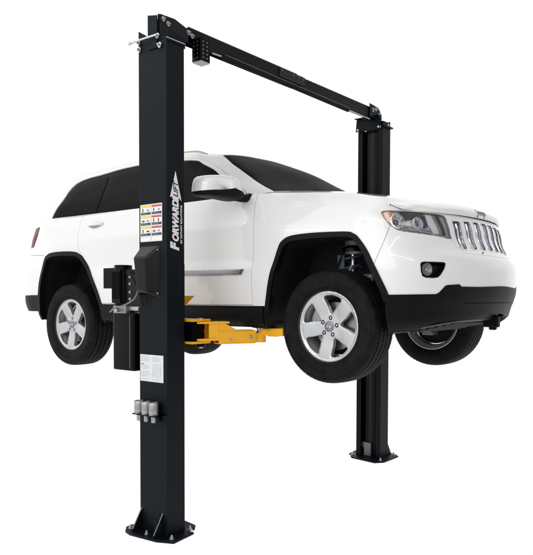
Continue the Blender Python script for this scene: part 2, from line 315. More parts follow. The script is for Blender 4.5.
# ------------------------------------------------------------------ object helpers
def tag(o, label=None, cat=None, group=None, kind=None):
    if label: o['label'] = label
    if cat: o['category'] = cat
    if group: o['group'] = group
    if kind: o['kind'] = kind
    return o
def empty(name, loc=(0, 0, 0)):
    o = bpy.data.objects.new(name, None); o.empty_display_size = .1; col.objects.link(o); o.location = loc
    return o
def link(name, me, parent=None):
    o = bpy.data.objects.new(name, me); col.objects.link(o)
    if parent is not None:
        o.parent = parent
    return o
def frame(origin, xa, ya):
    """matrix from an origin and two axes"""
    x = Vector(xa).normalized(); y = Vector(ya); y = (y - x * y.dot(x)).normalized(); z = x.cross(y)
    m = Matrix((x, y, z)).transposed().to_4x4(); m.translation = Vector(origin); return m
class MB:
    def __init__(s): s.v = []; s.f = []; s.m = []; s.mats = []
    def mi(s, m):
        if m not in s.mats: s.mats.append(m)
        return s.mats.index(m)
    def add(s, vs, fs, m, T=None):
        b = len(s.v); k = s.mi(m)
        for p in vs:
            p = Vector(p); s.v.append(T @ p if T else p)
        for f in fs: s.f.append([b + i for i in f]); s.m.append(k)
    def box(s, a, b, m, T=None):
        x0, y0, z0 = a; x1, y1, z1 = b
        s.add([(x0,y0,z0),(x1,y0,z0),(x1,y1,z0),(x0,y1,z0),(x0,y0,z1),(x1,y0,z1),(x1,y1,z1),(x0,y1,z1)],
              [(0,3,2,1),(4,5,6,7),(0,1,5,4),(1,2,6,5),(2,3,7,6),(3,0,4,7)], m, T)
    def prism(s, poly, h0, h1, m, T=None):
        """poly in xy, from z=h0 to h1"""
        n = len(poly)
        ar = sum(poly[i][0]*poly[(i+1)%n][1]-poly[(i+1)%n][0]*poly[i][1] for i in range(n))
        if ar < 0: poly = poly[::-1]
        s.add([(x, y, h0) for x, y in poly] + [(x, y, h1) for x, y in poly],
              [list(range(n))[::-1], list(range(n, 2*n))] + [(i, (i+1) % n, n + (i+1) % n, n + i) for i in range(n)], m, T)
    def lathe(s, prof, m, T=None, n=32, cap=True, a0=0, a1=2*math.pi):
        """prof = (r, z) pairs, about z"""
        full = abs(a1 - a0 - 2*math.pi) < 1e-6
        k = n if full else n + 1
        vs = []; fs = []
        for r, z in prof:
            for i in range(k):
                a = a0 + (a1-a0)*i/n; vs.append((r*math.cos(a), r*math.sin(a), z))
        for j in range(len(prof)-1):
            for i in range(n):
                i2 = (i+1) % k
                fs.append((j*k+i, j*k+i2, (j+1)*k+i2, (j+1)*k+i))
        if cap and full:
            if prof[0][0] > 1e-4: fs.append(list(range(k))[::-1])
            if prof[-1][0] > 1e-4: fs.append([(len(prof)-1)*k+i for i in range(k)])
        s.add(vs, fs, m, T)
    def cyl(s, p0, p1, r, m, n=20, r1=None):
        p0 = Vector(p0); p1 = Vector(p1); d = p1 - p0; L = d.length
        T = Matrix.Translation(p0) @ d.to_track_quat('Z', 'Y').to_matrix().to_4x4()
        s.lathe([(r, 0), (r if r1 is None else r1, L)], m, T, n)
    def bolt(s, p, d, r, m, shank=.012):
        p = Vector(p); d = Vector(d).normalized()
        T = Matrix.Translation(p) @ d.to_track_quat('Z', 'Y').to_matrix().to_4x4()
        s.lathe([(r*1.7, -.001), (r*1.7, .003)], m, T, 20)
        s.lathe([(r, .003), (r, .003 + r*.9), (r*.85, .003 + r*1.05)], m, T, 6)
        s.lathe([(r*.55, .003 + r), (r*.55, .003 + r + shank)], m, T, 12)
    def tube(s, pts, r, m, n=10):
        P = [Vector(p) for p in pts]; vs = []; fs = []
        ref = Vector((.13, .21, .97)).normalized()
        for i, p in enumerate(P):
            t = (P[min(i+1, len(P)-1)] - P[max(i-1, 0)]).normalized()
            a = t.cross(ref).normalized(); b = t.cross(a)
            for k in range(n):
                q = 2*math.pi*k/n; vs.append(p + a*math.cos(q)*r + b*math.sin(q)*r)
        for i in range(len(P)-1):
            for k in range(n):
                k2 = (k+1) % n; fs.append((i*n+k, i*n+k2, (i+1)*n+k2, (i+1)*n+k))
        fs.append(list(range(n))[::-1]); fs.append([(len(P)-1)*n+k for k in range(n)])
        s.add(vs, fs, m)
    def build(s, name, parent=None, bevel=0.0, seg=2, angle=35, rel=None, smooth=True):
        me = bpy.data.meshes.new(name)
        o3 = Vector(rel) if rel is not None else Vector((0, 0, 0))
        me.from_pydata([tuple(v - o3) for v in s.v], [], s.f)
        for m in s.mats: me.materials.append(m)
        me.polygons.foreach_set('material_index', s.m)
        me.validate(); me.update()
        bm = bmesh.new(); bm.from_mesh(me); bmesh.ops.recalc_face_normals(bm, faces=bm.faces); bm.to_mesh(me); bm.free()
        if smooth:
            me.polygons.foreach_set('use_smooth', [True]*len(me.polygons)); me.set_sharp_from_angle(angle=R(angle))
        o = link(name, me, parent)
        if rel is not None: o.location = rel
        if bevel:
            b = o.modifiers.new('bevel', 'BEVEL'); b.width = bevel; b.segments = seg; b.limit_method = 'ANGLE'; b.angle_limit = R(40); b.harden_normals = True
        return o
def smooth_curve(pts, n=8, closed=False):
    P = [np.array(p, float) for p in pts]; out = []
    N = len(P); rng = N if closed else N - 1
    for i in range(rng):
        p0 = P[(i-1) % N] if (closed or i > 0) else 2*P[0]-P[1]
        p1 = P[i]; p2 = P[(i+1) % N]
        p3 = P[(i+2) % N] if (closed or i+2 < N) else 2*P[-1]-P[-2]
        for k in range(n):
            t = k/n
            out.append(.5*((2*p1)+(-p0+p2)*t+(2*p0-5*p1+4*p2-p3)*t*t+(-p0+3*p1-3*p2+p3)*t**3))
    if not closed: out.append(P[-1])
    return [tuple(p) for p in out]

# ------------------------------------------------------------------ panels cut out of the smooth surfaces
def resample(poly, sp):
    poly = np.array(poly, float); out = []
    for i in range(len(poly)):
        a = poly[i]; b = poly[(i+1) % len(poly)]; d = np.linalg.norm(b-a)
        k = max(1, int(math.ceil(d/sp)))
        for j in range(k): out.append(a + (b-a)*j/k)
    return np.array(out)
def inside(pts, poly):
    x, y = pts[:, 0], pts[:, 1]; c = np.zeros(len(pts), bool)
    px, py = poly[:, 0], poly[:, 1]; j = len(poly)-1
    for i in range(len(poly)):
        if abs(py[j]-py[i]) > 1e-12:
            m = ((py[i] > y) != (py[j] > y)) & (x < (px[j]-px[i])*(y-py[i])/(py[j]-py[i])+px[i]); c ^= m
        j = i
    return c
def offset(poly, d):
    """grow (d>0) or shrink a closed polygon"""
    P = np.array(poly, float); n = len(P)
    ar = .5*sum(P[i][0]*P[(i+1) % n][1]-P[(i+1) % n][0]*P[i][1] for i in range(n)); sg = 1 if ar > 0 else -1
    out = []
    for i in range(n):
        a, b, c = P[i-1], P[i], P[(i+1) % n]
        t1 = (b-a)/(np.linalg.norm(b-a)+1e-9); t2 = (c-b)/(np.linalg.norm(c-b)+1e-9)
        n1 = np.array([t1[1], -t1[0]])*sg; n2 = np.array([t2[1], -t2[0]])*sg
        m = n1+n2; q = m/(max(m@m/2, .35))
        out.append(b+q*d)
    return np.array(out)
def cut(name, patch, keep, holes, m, parent, off=0.0, sp=.035, skirt=.012, bs=None, offn=None, skirt_mat=None, flip=False):
    """mesh of the region of a smooth surface inside every keep polygon and outside every hole polygon, with its edges turned inward"""
    bs = bs or min(sp*.6, .02)
    polys = [resample(k, bs) for k in keep] + [resample(h, bs) for h in holes]
    kp = polys[:len(keep)]; hp = polys[len(keep):]
    lo = kp[0].min(0); hi = kp[0].max(0)
    vs = []; es = []
    for p in polys:
        b = len(vs); vs += [tuple(q) for q in p]; es += [(b+i, b+(i+1) % len(p)) for i in range(len(p))]
    nx = max(2, int((hi[0]-lo[0])/sp)+1); ny = max(2, int((hi[1]-lo[1])/sp)+1)
    gx, gy = np.meshgrid(np.linspace(lo[0], hi[0], nx+1), np.linspace(lo[1], hi[1], ny+1)); g = np.stack([gx.ravel(), gy.ravel()], 1)
    ok = np.ones(len(g), bool)
    for p in kp: ok &= inside(g, p)
    for p in hp: ok &= ~inside(g, p)
    g = g[ok]
    allb = np.concatenate(polys)
    if len(g):
        dm = np.full(len(g), 9.0)
        for i in range(0, len(allb), 400): dm = np.minimum(dm, np.sqrt(((g[:, None]-allb[None, i:i+400])**2).sum(2)).min(1))
        g = g[dm > min(sp, bs*1.2)*.45]
    vs += [tuple(q) for q in g]
    rv, re_, rf = delaunay_2d_cdt([Vector(v) for v in vs], es, [], 0, 1e-6)[:3]
    V = np.array([tuple(v) for v in rv]); F = [list(f) for f in rf if len(f) >= 3]
    C = np.array([V[f].mean(0) for f in F]); ok = np.ones(len(F), bool)
    for p in kp: ok &= inside(C, p)
    for p in hp: ok &= ~inside(C, p)
    F = [f for f, o in zip(F, ok) if o]
    if not F: return None
    used = sorted({i for f in F for i in f}); mp = {a: i for i, a in enumerate(used)}
    V = V[used]; F = [[mp[i] for i in f] for f in F]
    P0 = patch.raw(V[:, 0], V[:, 1]); N0 = patch.normal(V[:, 0], V[:, 1])
    o_ = off if offn is None else offn(V[:, 0], V[:, 1])[:, None]
    P = P0 + N0*o_
    if offn is not None:    # normals of the displaced surface
        e = .002
        def Q(u, v): return patch.raw(u, v) + patch.normal(u, v)*offn(u, v)[:, None]
        a = Q(V[:, 0]+e, V[:, 1])-Q(V[:, 0]-e, V[:, 1]); b = Q(V[:, 0], V[:, 1]+e)-Q(V[:, 0], V[:, 1]-e)
        N1 = np.cross(a, b); N1 /= np.linalg.norm(N1, axis=1)[:, None]+1e-12; N1 *= np.sign((N1*N0).sum(1))[:, None]
        bad = ~np.isfinite(N1).all(1) | (np.abs(N1).sum(1) < .1); N1[bad] = N0[bad]; N = N1
    else: N = N0
    # orientation
    f0 = np.array([f[:3] for f in F]); gn = np.cross(P[f0[:, 1]]-P[f0[:, 0]], P[f0[:, 2]]-P[f0[:, 0]])
    fl = (gn*N[f0[:, 0]]).sum(1) < 0
    F = [f[::-1] if q else f for f, q in zip(F, fl)]
    verts = [tuple(p) for p in P]; norms = [tuple(q) for q in N]; mi = [0]*len(F)
    if skirt:
        cnt = {}
        for f in F:
            for i in range(len(f)):
                a, b = f[i], f[(i+1) % len(f)]; cnt[(a, b)] = cnt.get((a, b), 0)+1
        bd = [(a, b) for (a, b) in cnt if (b, a) not in cnt]
        lat = {}
        for a, b in bd:
            t = P[b]-P[a]; q = np.cross(t, N[a]); q /= np.linalg.norm(q)+1e-12
            for k in (a, b): lat[k] = lat.get(k, np.zeros(3))+q
        idx = {}
        for k, q in lat.items():
            q = q/(np.linalg.norm(q)+1e-12); idx[k] = len(verts)
            verts.append(tuple(P[k])); norms.append(tuple(q)); verts.append(tuple(P[k]-N0[k]*skirt)); norms.append(tuple(q))
        for a, b in bd:
            F.append([b, a, idx[a], idx[b]] if False else [idx[a], idx[a]+1, idx[b]+1, idx[b]]); mi.append(1 if skirt_mat else 0)
    me = bpy.data.meshes.new(name); me.from_pydata(verts, [], F)
    me.materials.append(m)
    if skirt_mat: me.materials.append(skirt_mat)
    me.polygons.foreach_set('material_index', mi); me.polygons.foreach_set('use_smooth', [True]*len(F))
    me.update(); me.normals_split_custom_set_from_vertices([Vector(q) for q in norms])
    return link(name, me, parent)
def mir(patch, poly): p = np.array(poly, float).copy(); p[:, 0] = patch.um-p[:, 0]; return p
def stu(k): 
    """u of station k of the lower body (fractions allowed)"""
    i = int(math.floor(k)); i = min(i, len(LOW.U)-2); return LOW.U[i]+(LOW.U[i+1]-LOW.U[i])*(k-i)
def sx(patch, xx, zz=.5, lo=0, hi=None):
    """u on the right side where x = xx"""
    hi = hi if hi is not None else patch.um/2
    us = np.linspace(lo, hi, 1500); v = patch.uv_z(patch.um*.25, zz)[1]
    x = patch.raw(us, np.full(1500, v))[:, 0]
    return float(us[np.argmin(np.abs(x-xx))])
def S(x, z, patch=None):
    """point of the right flank at (x, z)"""
    patch = patch or LOW
    u = sx(patch, x, z); 
    for _ in range(2):
        uv = patch.uv_z(u, z); us = np.linspace(max(u-.15, 0), min(u+.15, patch.um/2), 400)
        xs = patch.raw(us, np.full(400, uv[1]))[:, 0]; u = float(us[np.argmin(np.abs(xs-x))])
    return patch.uv_z(u, z)
def Fy(y, z):
    """point of the nose at (y, z)"""
    us = np.linspace(LOW.U[NL-8], LOW.um-LOW.U[NL-8], 1200)
    u = LOW.um/2
    for _ in range(3):
        v = LOW.uv_z(u, z)[1]; ys = LOW.raw(us, np.full(1200, v))[:, 1]; u = float(us[np.argmin(np.abs(ys-y))])
    return LOW.uv_z(u, z)

# ================================================================== THE CAR
car = empty('parked_car', (-1.457, 0, HZ-.42))
tag(car, 'white four door SUV with black cladding raised on yellow arms between the two lift columns', 'car')
CARO = Vector((-1.457, 0, -.42))
class _Sh:      # car-space parent: meshes are authored around the front axle and moved by one inverse offset
    pass
def cp(o):
    o.location = tuple(Vector(o.location)-CARO) if o.parent is car else o.location
    return o
TRA = {k: np.array(v) for k, v in TR.items()}
um = LOW.um; vm = LOW.vm
full = np.array([(0.0005, 0), (um-.0005, 0), (um-.0005, vm), (0.0005, vm)])
def arch_poly(key):
    a = np.array(smooth_curve(TRA[key], 6))
    a[0][1] = -.02; a[-1][1] = -.02
    return a
FA = arch_poly('front_arch'); RA = arch_poly('rear_arch')
arches = [FA, RA, mir(LOW, FA), mir(LOW, RA)]
# lower cladding of the nose (both halves) down to the bottom edge
c = [tuple(p) for p in TRA['cladding'][:-1]]
cR = [(FA[-1][0]-.25, c[0][1])] + c[1:]
clad_top = cR + [(um-p[0], p[1]) for p in cR[::-1]]
cl = [tuple(p) for p in TRA['cladlow'][:-1]]; cl[0] = (cl[0][0]-.2, -.02)
clad_bot = cl + [(um-p[0], p[1]) for p in cl[::-1]]
nose_clad = np.array(clad_top + clad_bot[::-1])
nose_cut = np.array(clad_top + [(um-cR[0][0], -.05), (cR[0][0], -.05)])
# rear lower cladding
def line_z(u0, u1, z, n=12): return [LOW.uv_z(u, z) for u in np.linspace(u0, u1, n)]
ura = RA[0][0]
tail_clad_r = [(0.0005, LOW.uv_z(0.001, .215)[1])]+line_z(.02, ura+.03, .212)+line_z(ura+.03, .02, .055)+[(0.0005, LOW.uv_z(0.001, .055)[1])]
tail_cut_r = [(-.01, .25+LOW.uv_z(.01, .215)[1]-.25)]+line_z(.0005, ura+.05, .214)+[(ura+.05, -.05), (-.01, -.05)]
# sills
uf = FA[0][0]; ur = RA[-1][0]
sill = np.array(line_z(ur-.03, uf+.03, .132)+[(uf+.03, LOW.uv_z(uf, -.004)[1]), (ur-.03, LOW.uv_z(ur, -.004)[1])])
sill_cut = np.array(line_z(ur-.04, uf+.04, .134)+[(uf+.04, -.05), (ur-.04, -.05)])
# doors
ds = TRA['doorseam']
fdoor = np.array([S(-1.60, .141), tuple(ds[0]+[0, .002]), tuple(ds[1]), tuple(ds[2]), tuple(ds[3]), (S(-.642, .9)[0], vm-.0005), (S(-1.60, .9)[0], vm-.0005)])
rd = smooth_curve([S(-2.42, .141), S(-2.47, .30), S(-2.57, .47), S(-2.69, .60), S(-2.735, .70), S(-2.75, .82)], 5)
rdoor = np.array([(S(-1.608, .5)[0], fdoor[0][1])]+rd+[(S(-2.75, .9)[0], vm-.0005), (S(-1.608, .9)[0], vm-.0005)])
head = TRA['headlamp']; fog = TRA['fog']
head = np.array(head); head[:, 1] = np.minimum(head[:, 1], vm-.006)
def zrear(k, z): u = LOW.U[k] if isinstance(k, int) else stu(k); return LOW.uv_z(u, z)
tailp = np.array([S(-3.47, .892), S(-3.478, .79), S(-3.54, .695), zrear(3, .690), zrear(2, .70), zrear(1.3, .72), zrear(1.3, .885), zrear(2, .893), zrear(3, .895)])
# grille slots
slots = []; slot_mid = []
for k in range(-3, 4):
    yc = k*.1285; h = .046
    zt = .722-.0016*k*k; zb = .522-.0008*k*k
    lo_h = h-.006
    poly = [(yc-h+.012, zt), (yc+h-.012, zt), (yc+h, zt-.014), (yc+lo_h, zb+.018), (yc+lo_h-.02, zb), (yc-lo_h+.02, zb), (yc-lo_h, zb+.018), (yc-h, zt-.014)]
    slots.append(np.array([Fy(y, z) for y, z in resample(poly, .03)]))
    slot_mid.append([Fy(yc+.012, z) for z in np.linspace(zb+.012, zt-.010, 9)])
def strip(pts, w):
    P = np.array(pts); L = []; Rr = []
    for i in range(len(P)):
        t = P[min(i+1, len(P)-1)]-P[max(i-1, 0)]; t /= np.linalg.norm(t); n = np.array([-t[1], t[0]])*w/2
        L.append(P[i]+n); Rr.append(P[i]-n)
    return np.array(L+Rr[::-1])
seam = [FA[np.argmin(np.abs(FA[:, 0]-TRA['seam'][0][0])+np.abs(FA[:, 1]-TRA['seam'][0][1]))]]+[tuple(p) for p in TRA['seam'][1:]]
seam.append(tuple(head[np.argmin(np.linalg.norm(head-np.array(seam[-1]), axis=1))]))
seam_p = strip(smooth_curve(seam, 4), .0028)
gr_seam = [Fy(-.47, .735), Fy(-.478, .66), Fy(-.465, .585), Fy(-.44, .50), Fy(-.36, .489), Fy(-.18, .485), Fy(0, .484)]
gr_p = strip(smooth_curve(gr_seam[2:], 4), .0035)
bump_seam_r = strip([S(-3.29, .60), S(-3.42, .605), zrear(4, .61), zrear(3, .61), zrear(2, .61), zrear(0, .61)], .003)
b2 = lambda L: list(L)+[mir(LOW, p) for p in L]
holes = arches+[nose_cut]+b2([tail_cut_r, sill_cut, offset(fdoor, .0034), offset(rdoor, .0034), offset(head, .001), fog, tailp, seam_p, gr_p, bump_seam_r])+[offset(s_, .001) for s_ in slots]
body = cut('body_shell', LOW, [full], holes, M['paint'], car, sp=.04, bs=.018, skirt=.010); cp(body)
# dark structure just behind the outer panels
inn = cut('inner_shell', LOW, [full], [offset(FA, .004), offset(RA, .004), mir(LOW, offset(FA, .004)), mir(LOW, offset(RA, .004)), offset(nose_cut, 0)]+b2([tail_cut_r, offset(head, -.004), offset(fog, -.004)]) + slots, M['inner'], car, off=-.013, sp=.08, bs=.03, skirt=0); cp(inn)
for side in (0, 1):
    q = (lambda p: p) if side == 0 else (lambda p: mir(LOW, p))
    for nm, dp, ar in (('front_door', fdoor, FA), ('rear_door', rdoor, RA)):
        d = cut(nm, LOW, [q(dp)], [q(offset(ar, .0))], M['paint'], car, sp=.035, bs=.015, skirt=.012); cp(d)
        hx = (-2.60, -2.44) if nm == 'rear_door' else (-1.52+.30-.20, -1.22-.04)
        if nm == 'front_door': hx = (-1.30, -1.14); hx = (-1.58, -1.43)
        # handle + grey patch with the recess's shade in its colour, under the door
        sy = -1 if side == 0 else 1
        mb = MB(); yh = LOW.raw(*S((hx[0]+hx[1])/2, .848))[0][1]
        zc_ = .848
        pts = []
        for t in np.linspace(0, 1, 13):
            x = hx[0]-.035 + (hx[1]-hx[0]+.07)*t
            bow = .040*math.sin(math.pi*t)**.55
            pts.append(Vector((x, sy*(-(abs(yh))-bow+.004), zc_+.004)))
        # flattened bar
        vs = []; fs = []
        for i, p in enumerate(pts):
            hh = .0155*(0.62+.38*math.sin(math.pi*i/12))
            for a in range(12):
                ang = 2*math.pi*a/12; vs.append(p+Vector((0, math.cos(ang)*.008, math.sin(ang)*hh)))
        for i in range(12):
            for a in range(12): a2 = (a+1) % 12; fs.append((i*12+a, i*12+a2, (i+1)*12+a2, (i+1)*12+a))
        fs.append(list(range(12))); fs.append([12*12+a for a in range(12)])
        mb.add(vs, fs, M['paint'])
        mb.build('handle', d, angle=60)
        cupo = np.array([S(hx[0]+.01+.075*math.cos(a)*1.0+.065, zc_-.004+.030*math.sin(a)) for a in np.linspace(0, 2*math.pi, 25)[:-1]])
        cutm = cut('handle_recess_shade', LOW, [q(cupo)], [], M['recess'], d, off=.0012, sp=.02, bs=.01, skirt=0)
# arch mouldings, wheel house liners
def band(outer, w):
    P = np.array(outer); c0 = np.array([P[:, 0].mean(), P[:, 1].min()]); I = []
    for i in range(len(P)):
        t = P[min(i+1, len(P)-1)]-P[max(i-1, 0)]; t /= np.linalg.norm(t)+1e-9; n = np.array([t[1], -t[0]])
        if n@(c0-P[i]) < 0: n = -n
        I.append(P[i]+n*w)
    return np.concatenate([P, np.array(I)[::-1]]), np.array(I)
for key, A in (('front', FA), ('rear', RA)):
    bp_, Iin = band(A, .036)
    Iin[0][1] = -.02; Iin[-1][1] = -.02
    for side in (0, 1):
        q = (lambda p: p) if side == 0 else (lambda p: mir(LOW, p))
        dfl = cut('arch_moulding', LOW, [q(bp_)], [], M['clad'], car, off=.008, sp=.03, bs=.012, skirt=.055); cp(dfl)
        # liner
        sy = 1 if side == 0 else -1
        P3 = LOW.raw(Iin[:, 0], np.maximum(Iin[:, 1], 0))
        mb = MB(); n = len(P3); vs = []
        for p in P3: vs.append((p[0], sy*(p[1]+.012), p[2])); 
        for p in P3: vs.append((p[0], sy*-.55, p[2]))
        mb.add(vs, [(i, i+1, n+i+1, n+i) for i in range(n-1)], M['inner'])
        mb.add([(p[0], sy*-.55, p[2]) for p in P3], [list(range(n))], M['inner'])
        cp(mb.build('wheel_house', car))
# black lower mouldings
o = cut('lower_bumper', LOW, [nose_clad], [offset(FA, -.0), mir(LOW, FA)], M['clad'], car, off=.004, sp=.03, bs=.012, skirt=.034); cp(o)
for side in (0, 1):
    q = (lambda p: p) if side == 0 else (lambda p: mir(LOW, p))
    def sill_off(u, v):
        z = v/.40; return .006+.012*np.clip(np.sin(np.clip(v/.19, 0, 1)*math.pi), 0, 1)
    cp(cut('sill_moulding', LOW, [q(sill)], [q(offset(FA, -.036)), q(offset(RA, -.036))], M['clad'], car, offn=sill_off, sp=.03, bs=.015, skirt=.06))
    cp(cut('rear_lower_bumper', LOW, [q(np.array(tail_clad_r))], [q(offset(RA, -.036))], M['clad'], car, off=.006, sp=.04, bs=.015, skirt=.06))
# bumper intake: recessed darker slot with blades in the nose cladding
mb = MB()
for z, h, dep in ((.158, .006, .010), (.262, .004, .006)):
    vs = []; ys = np.linspace(-.50, .50, 31)
    us = [Fy(y, z) for y in ys]
    P1 = LOW.raw([a[0] for a in us], [a[1] for a in us])
    for dz, dx in ((h, .003), (h*.4, dep), (-h*.6, dep), (-h, .003)):
        vs += [(p[0]+dx*min(1, (.5-abs(p[1]))*20+.01), p[1], p[2]+dz) for p in P1]
    mb.add(vs, [(j*31+i, j*31+i+1, (j+1)*31+i+1, (j+1)*31+i) for j in range(3) for i in range(30)], M['clad'])
cp(mb.build('bumper_lip', car))
# underside: floor pan, skid plate, cross members
mb = MB()
mb.box((-2.35, -.86, -.015), (-.50, .86, .10), M['inner'])
mb.box((-3.85, -.54, .02), (-2.3, .54, .30), M['inner'])
mb.box((-3.80, -.78, .06), (-3.42, .78, .30), M['inner'])
mb.box((-.6, -.52, .0), (.55, .52, .35), M['inner'])
cp(mb.build('underbody', car, bevel=.02))
mb = MB()
Tn = Matrix.Identity(4)
mb.add([(.30, -.60, -.05), (.62, -.50, .02), (.70, -.30, .04), (.70, .30, .04), (.62, .50, .02), (.30, .60, -.05),
        (.30, -.60, .02), (.62, -.52, .12), (.74, -.30, .14), (.74, .30, .14), (.62, .52, .12), (.30, .60, .02)],
       [(0, 1, 2, 3, 4, 5), (0, 1, 7, 6), (1, 2, 8, 7), (2, 3, 9, 8), (3, 4, 10, 9), (4, 5, 11, 10)], M['clad'])
for k in range(6):
    x = .36+k*.05; mb.box((x, -.42+.02*k, -.048+k*.012), (x+.022, .42-.02*k, -.028+k*.012), M['clad'])
cp(mb.build('skid_plate', car, bevel=.006))
for sy in (1,):
    mb = MB(); 
    mb.box((.62, -.028, -.035), (.735, .028, .055), M['clad'], Matrix.Translation((.0, sy*.27, .012)))
    mb.box((.66, -.02, -.055), (.715, .02, -.02), M['clad'], Matrix.Translation((.0, sy*.27, .012)))
    cp(mb.build('tow_hook', car, bevel=.012, seg=3))
# hood
hb = HOOD; e = .0008
ho = cut('hood', hb, [np.array([(e, e), (hb.um-e, e), (hb.um-e, hb.vm-e), (e, hb.vm-e)])], [], M['paint'], car, sp=.018, skirt=.015); cp(ho)
# small raised letters on the hood's front edge
def text_mesh(body, size, m, name, parent, shear=0.0, bold=0.0, extr=.0008, align='LEFT', space=1.0, fine=False):
    cu = bpy.data.curves.new(name, 'FONT'); cu.body = body; cu.size = size; cu.shear = shear; cu.offset = bold; cu.extrude = extr; cu.align_x = align; cu.space_character = space
    o = bpy.data.objects.new(name, cu); col.objects.link(o)
    dg = bpy.context.evaluated_depsgraph_get(); dg.update()
    me = bpy.data.meshes.new_from_object(o.evaluated_get(dg)); bpy.data.objects.remove(o); bpy.data.curves.remove(cu)
    bm = bmesh.new(); bm.from_mesh(me); bmesh.ops.triangulate(bm, faces=bm.faces)
    if fine:
        for _ in range(2): bmesh.ops.subdivide_edges(bm, edges=[e_ for e_ in bm.edges if e_.calc_length() > size*.08], cuts=2, use_grid_fill=True)
        bmesh.ops.triangulate(bm, faces=bm.faces)
    bm.to_mesh(me); bm.free()
    me.name = name; me.materials.clear(); me.materials.append(m)
    return me
jm = text_mesh('Jeep', .050, M['grey_plate'], 'hood_lettering', None, bold=.0008, extr=.0008, space=1.3, fine=True)
jx = [v.co.x for v in jm.vertices]; jw = (min(jx)+max(jx))/2
ju = hb.um/2
for v in jm.vertices:
    y = (v.co.x-jw)*1.25-.055; uu = ju-(-y)*1.0 if True else 0
    p = hb.raw([ju+y], [hb.vm-.015-v.co.y])[0]; nn = hb.normal([ju+y], [hb.vm-.015-v.co.y])[0]
    v.co = Vector(p)+Vector(nn)*(.001+v.co.z)
jm.update(); jo = link('hood_lettering', jm, ho)
# greenhouse
ue, ve = UPP.um, UPP.vm
ufull = np.array([(5e-4, 5e-4), (ue-5e-4, 5e-4), (ue-5e-4, ve-5e-4), (5e-4, ve-5e-4)])
dlo = np.array(smooth_curve(TRA['dlo'][:13], 4)+[tuple(p) for p in TRA['dlo'][13:]])
k = TRA['dlo'][13:]; 
dlo[:, 1] = np.maximum(dlo[:, 1], .0006)
for i in range(len(dlo)):
    pass
belt = [p for p in dlo]
ws = TRA['windshield']
def upz(k, z): return UPP.uv_z(UPP.U[k], z)
wsr = [tuple(p) for p in ws[:4]]
# top of the windscreen across the header, bottom along the cowl
wtop = [upz(13, 1.378), upz(14, 1.389), upz(15, 1.393), upz(16, 1.394)]
wbot = [(UPP.U[13]+.02, .004), (UPP.U[14], .004), (UPP.U[15], .004), (UPP.U[16], .004)]
half = [wtop[3], wtop[2], wtop[1]]+wsr+wbot[:3]
wscr = np.array(half+[(ue-p[0], p[1]) for p in half[::-1]])
rg = [upz(0, 1.27), upz(1, 1.27), UPP.uv_z(UPP.U[1]*.5+UPP.U[2]*.5, 1.24), UPP.uv_z(UPP.U[1]*.4+UPP.U[2]*.6, 1.0), upz(1, .975), upz(0, .97)]
rgl = np.array([(max(p[0], 6e-4), p[1]) for p in rg])
roofp = cut('upper_body', UPP, [ufull], [dlo, mir(UPP, dlo), wscr, rgl, mir(UPP, rgl)], M['paint'], car, sp=.018, bs=.012, skirt=.012); cp(roofp)
gf = TRA['glass_front']; gf = np.array(smooth_curve(gf[:6], 4)+[tuple(p) for p in gf[6:]]); gf[:, 1] = np.maximum(gf[:, 1], .004)
wob = cut('windscreen', UPP, [wscr], [], M['glass'], car, off=-.004, sp=.04, bs=.02, skirt=0); cp(wob)
for side in (0, 1):
    q = (lambda p: p) if side == 0 else (lambda p: mir(UPP, p))
    cp(cut('window_surround', UPP, [q(dlo)], [], M['surround'], car, off=-.009, sp=.04, bs=.02, skirt=0))
    # front door frame: painted ring ahead of the centre pillar
    ux = UPP.raw(dlo[:, 0], dlo[:, 1])[:, 0]
    lim = np.array([S(-1.62, .95, UPP), (S(-1.62, .95, UPP)[0]+1.1, -.02), (S(-1.62, .95, UPP)[0]+1.1, 1.0), (S(-1.62, 1.2, UPP)[0], 1.0)])
    cp(cut('door_frame', UPP, [q(offset(dlo, -.004)), q(lim)], [q(gf)], M['paint'], car, off=.001, sp=.03, bs=.010, skirt=.012))
    cp(cut('front_side_window', UPP, [q(offset(gf, -.004))], [q(np.array([(lim[0][0]-2, -.1), (lim[0][0]+.0, -.1), (lim[0][0], 1.2), (lim[0][0]-2, 1.2)]))], M['glass'], car, off=-.005, sp=.04, bs=.015, skirt=0))
    # rear door glass
    i2 = TRA['dlo']
    rdg = TRA['rear_door_glass'].copy(); rdg[:, 1] = np.maximum(rdg[:, 1], .004)
    cp(cut('rear_side_window', UPP, [q(rdg)], [], M['glass'], car, off=-.005, sp=.04, bs=.015, skirt=0))
    qg = TRA['quarter_glass']
    cp(cut('quarter_window', UPP, [q(qg)], [], M['glass'], car, off=-.005, sp=.04, bs=.015, skirt=0))
    # bright strip under the windows
    bl = [S(-3.25, .958, UPP), S(-2.9, .955, UPP), S(-2.4, .953, UPP), S(-1.9, .953, UPP), S(-1.3, .953, UPP), S(-.92, .958, UPP)]
    cp(cut('belt_trim', UPP, [q(strip(bl, .007))], [], M['chrome'], car, off=.004, sp=.04, bs=.02, skirt=.006))
    # roof rail
    sy = -1 if side == 0 else 1
    mb = MB()
    pr = [(-2.95, 1.385), (-2.85, 1.405), (-2.6, 1.425), (-2.2, 1.440), (-1.8, 1.442), (-1.55, 1.430), (-1.42, 1.39)]
    pr = smooth_curve([(x, sy*.60, z-.004) for x, z in pr], 5)
    mb.tube(pr, .011, M['olive'], 10)
    cp(mb.build('roof_rail', car, angle=60))
cp(cut('rear_window', UPP, [np.concatenate([rgl])], [], M['glass'], car, off=-.004, sp=.05, skirt=0))
cp(cut('rear_window', UPP, [mir(UPP, rgl)], [], M['glass'], car, off=-.004, sp=.05, skirt=0))
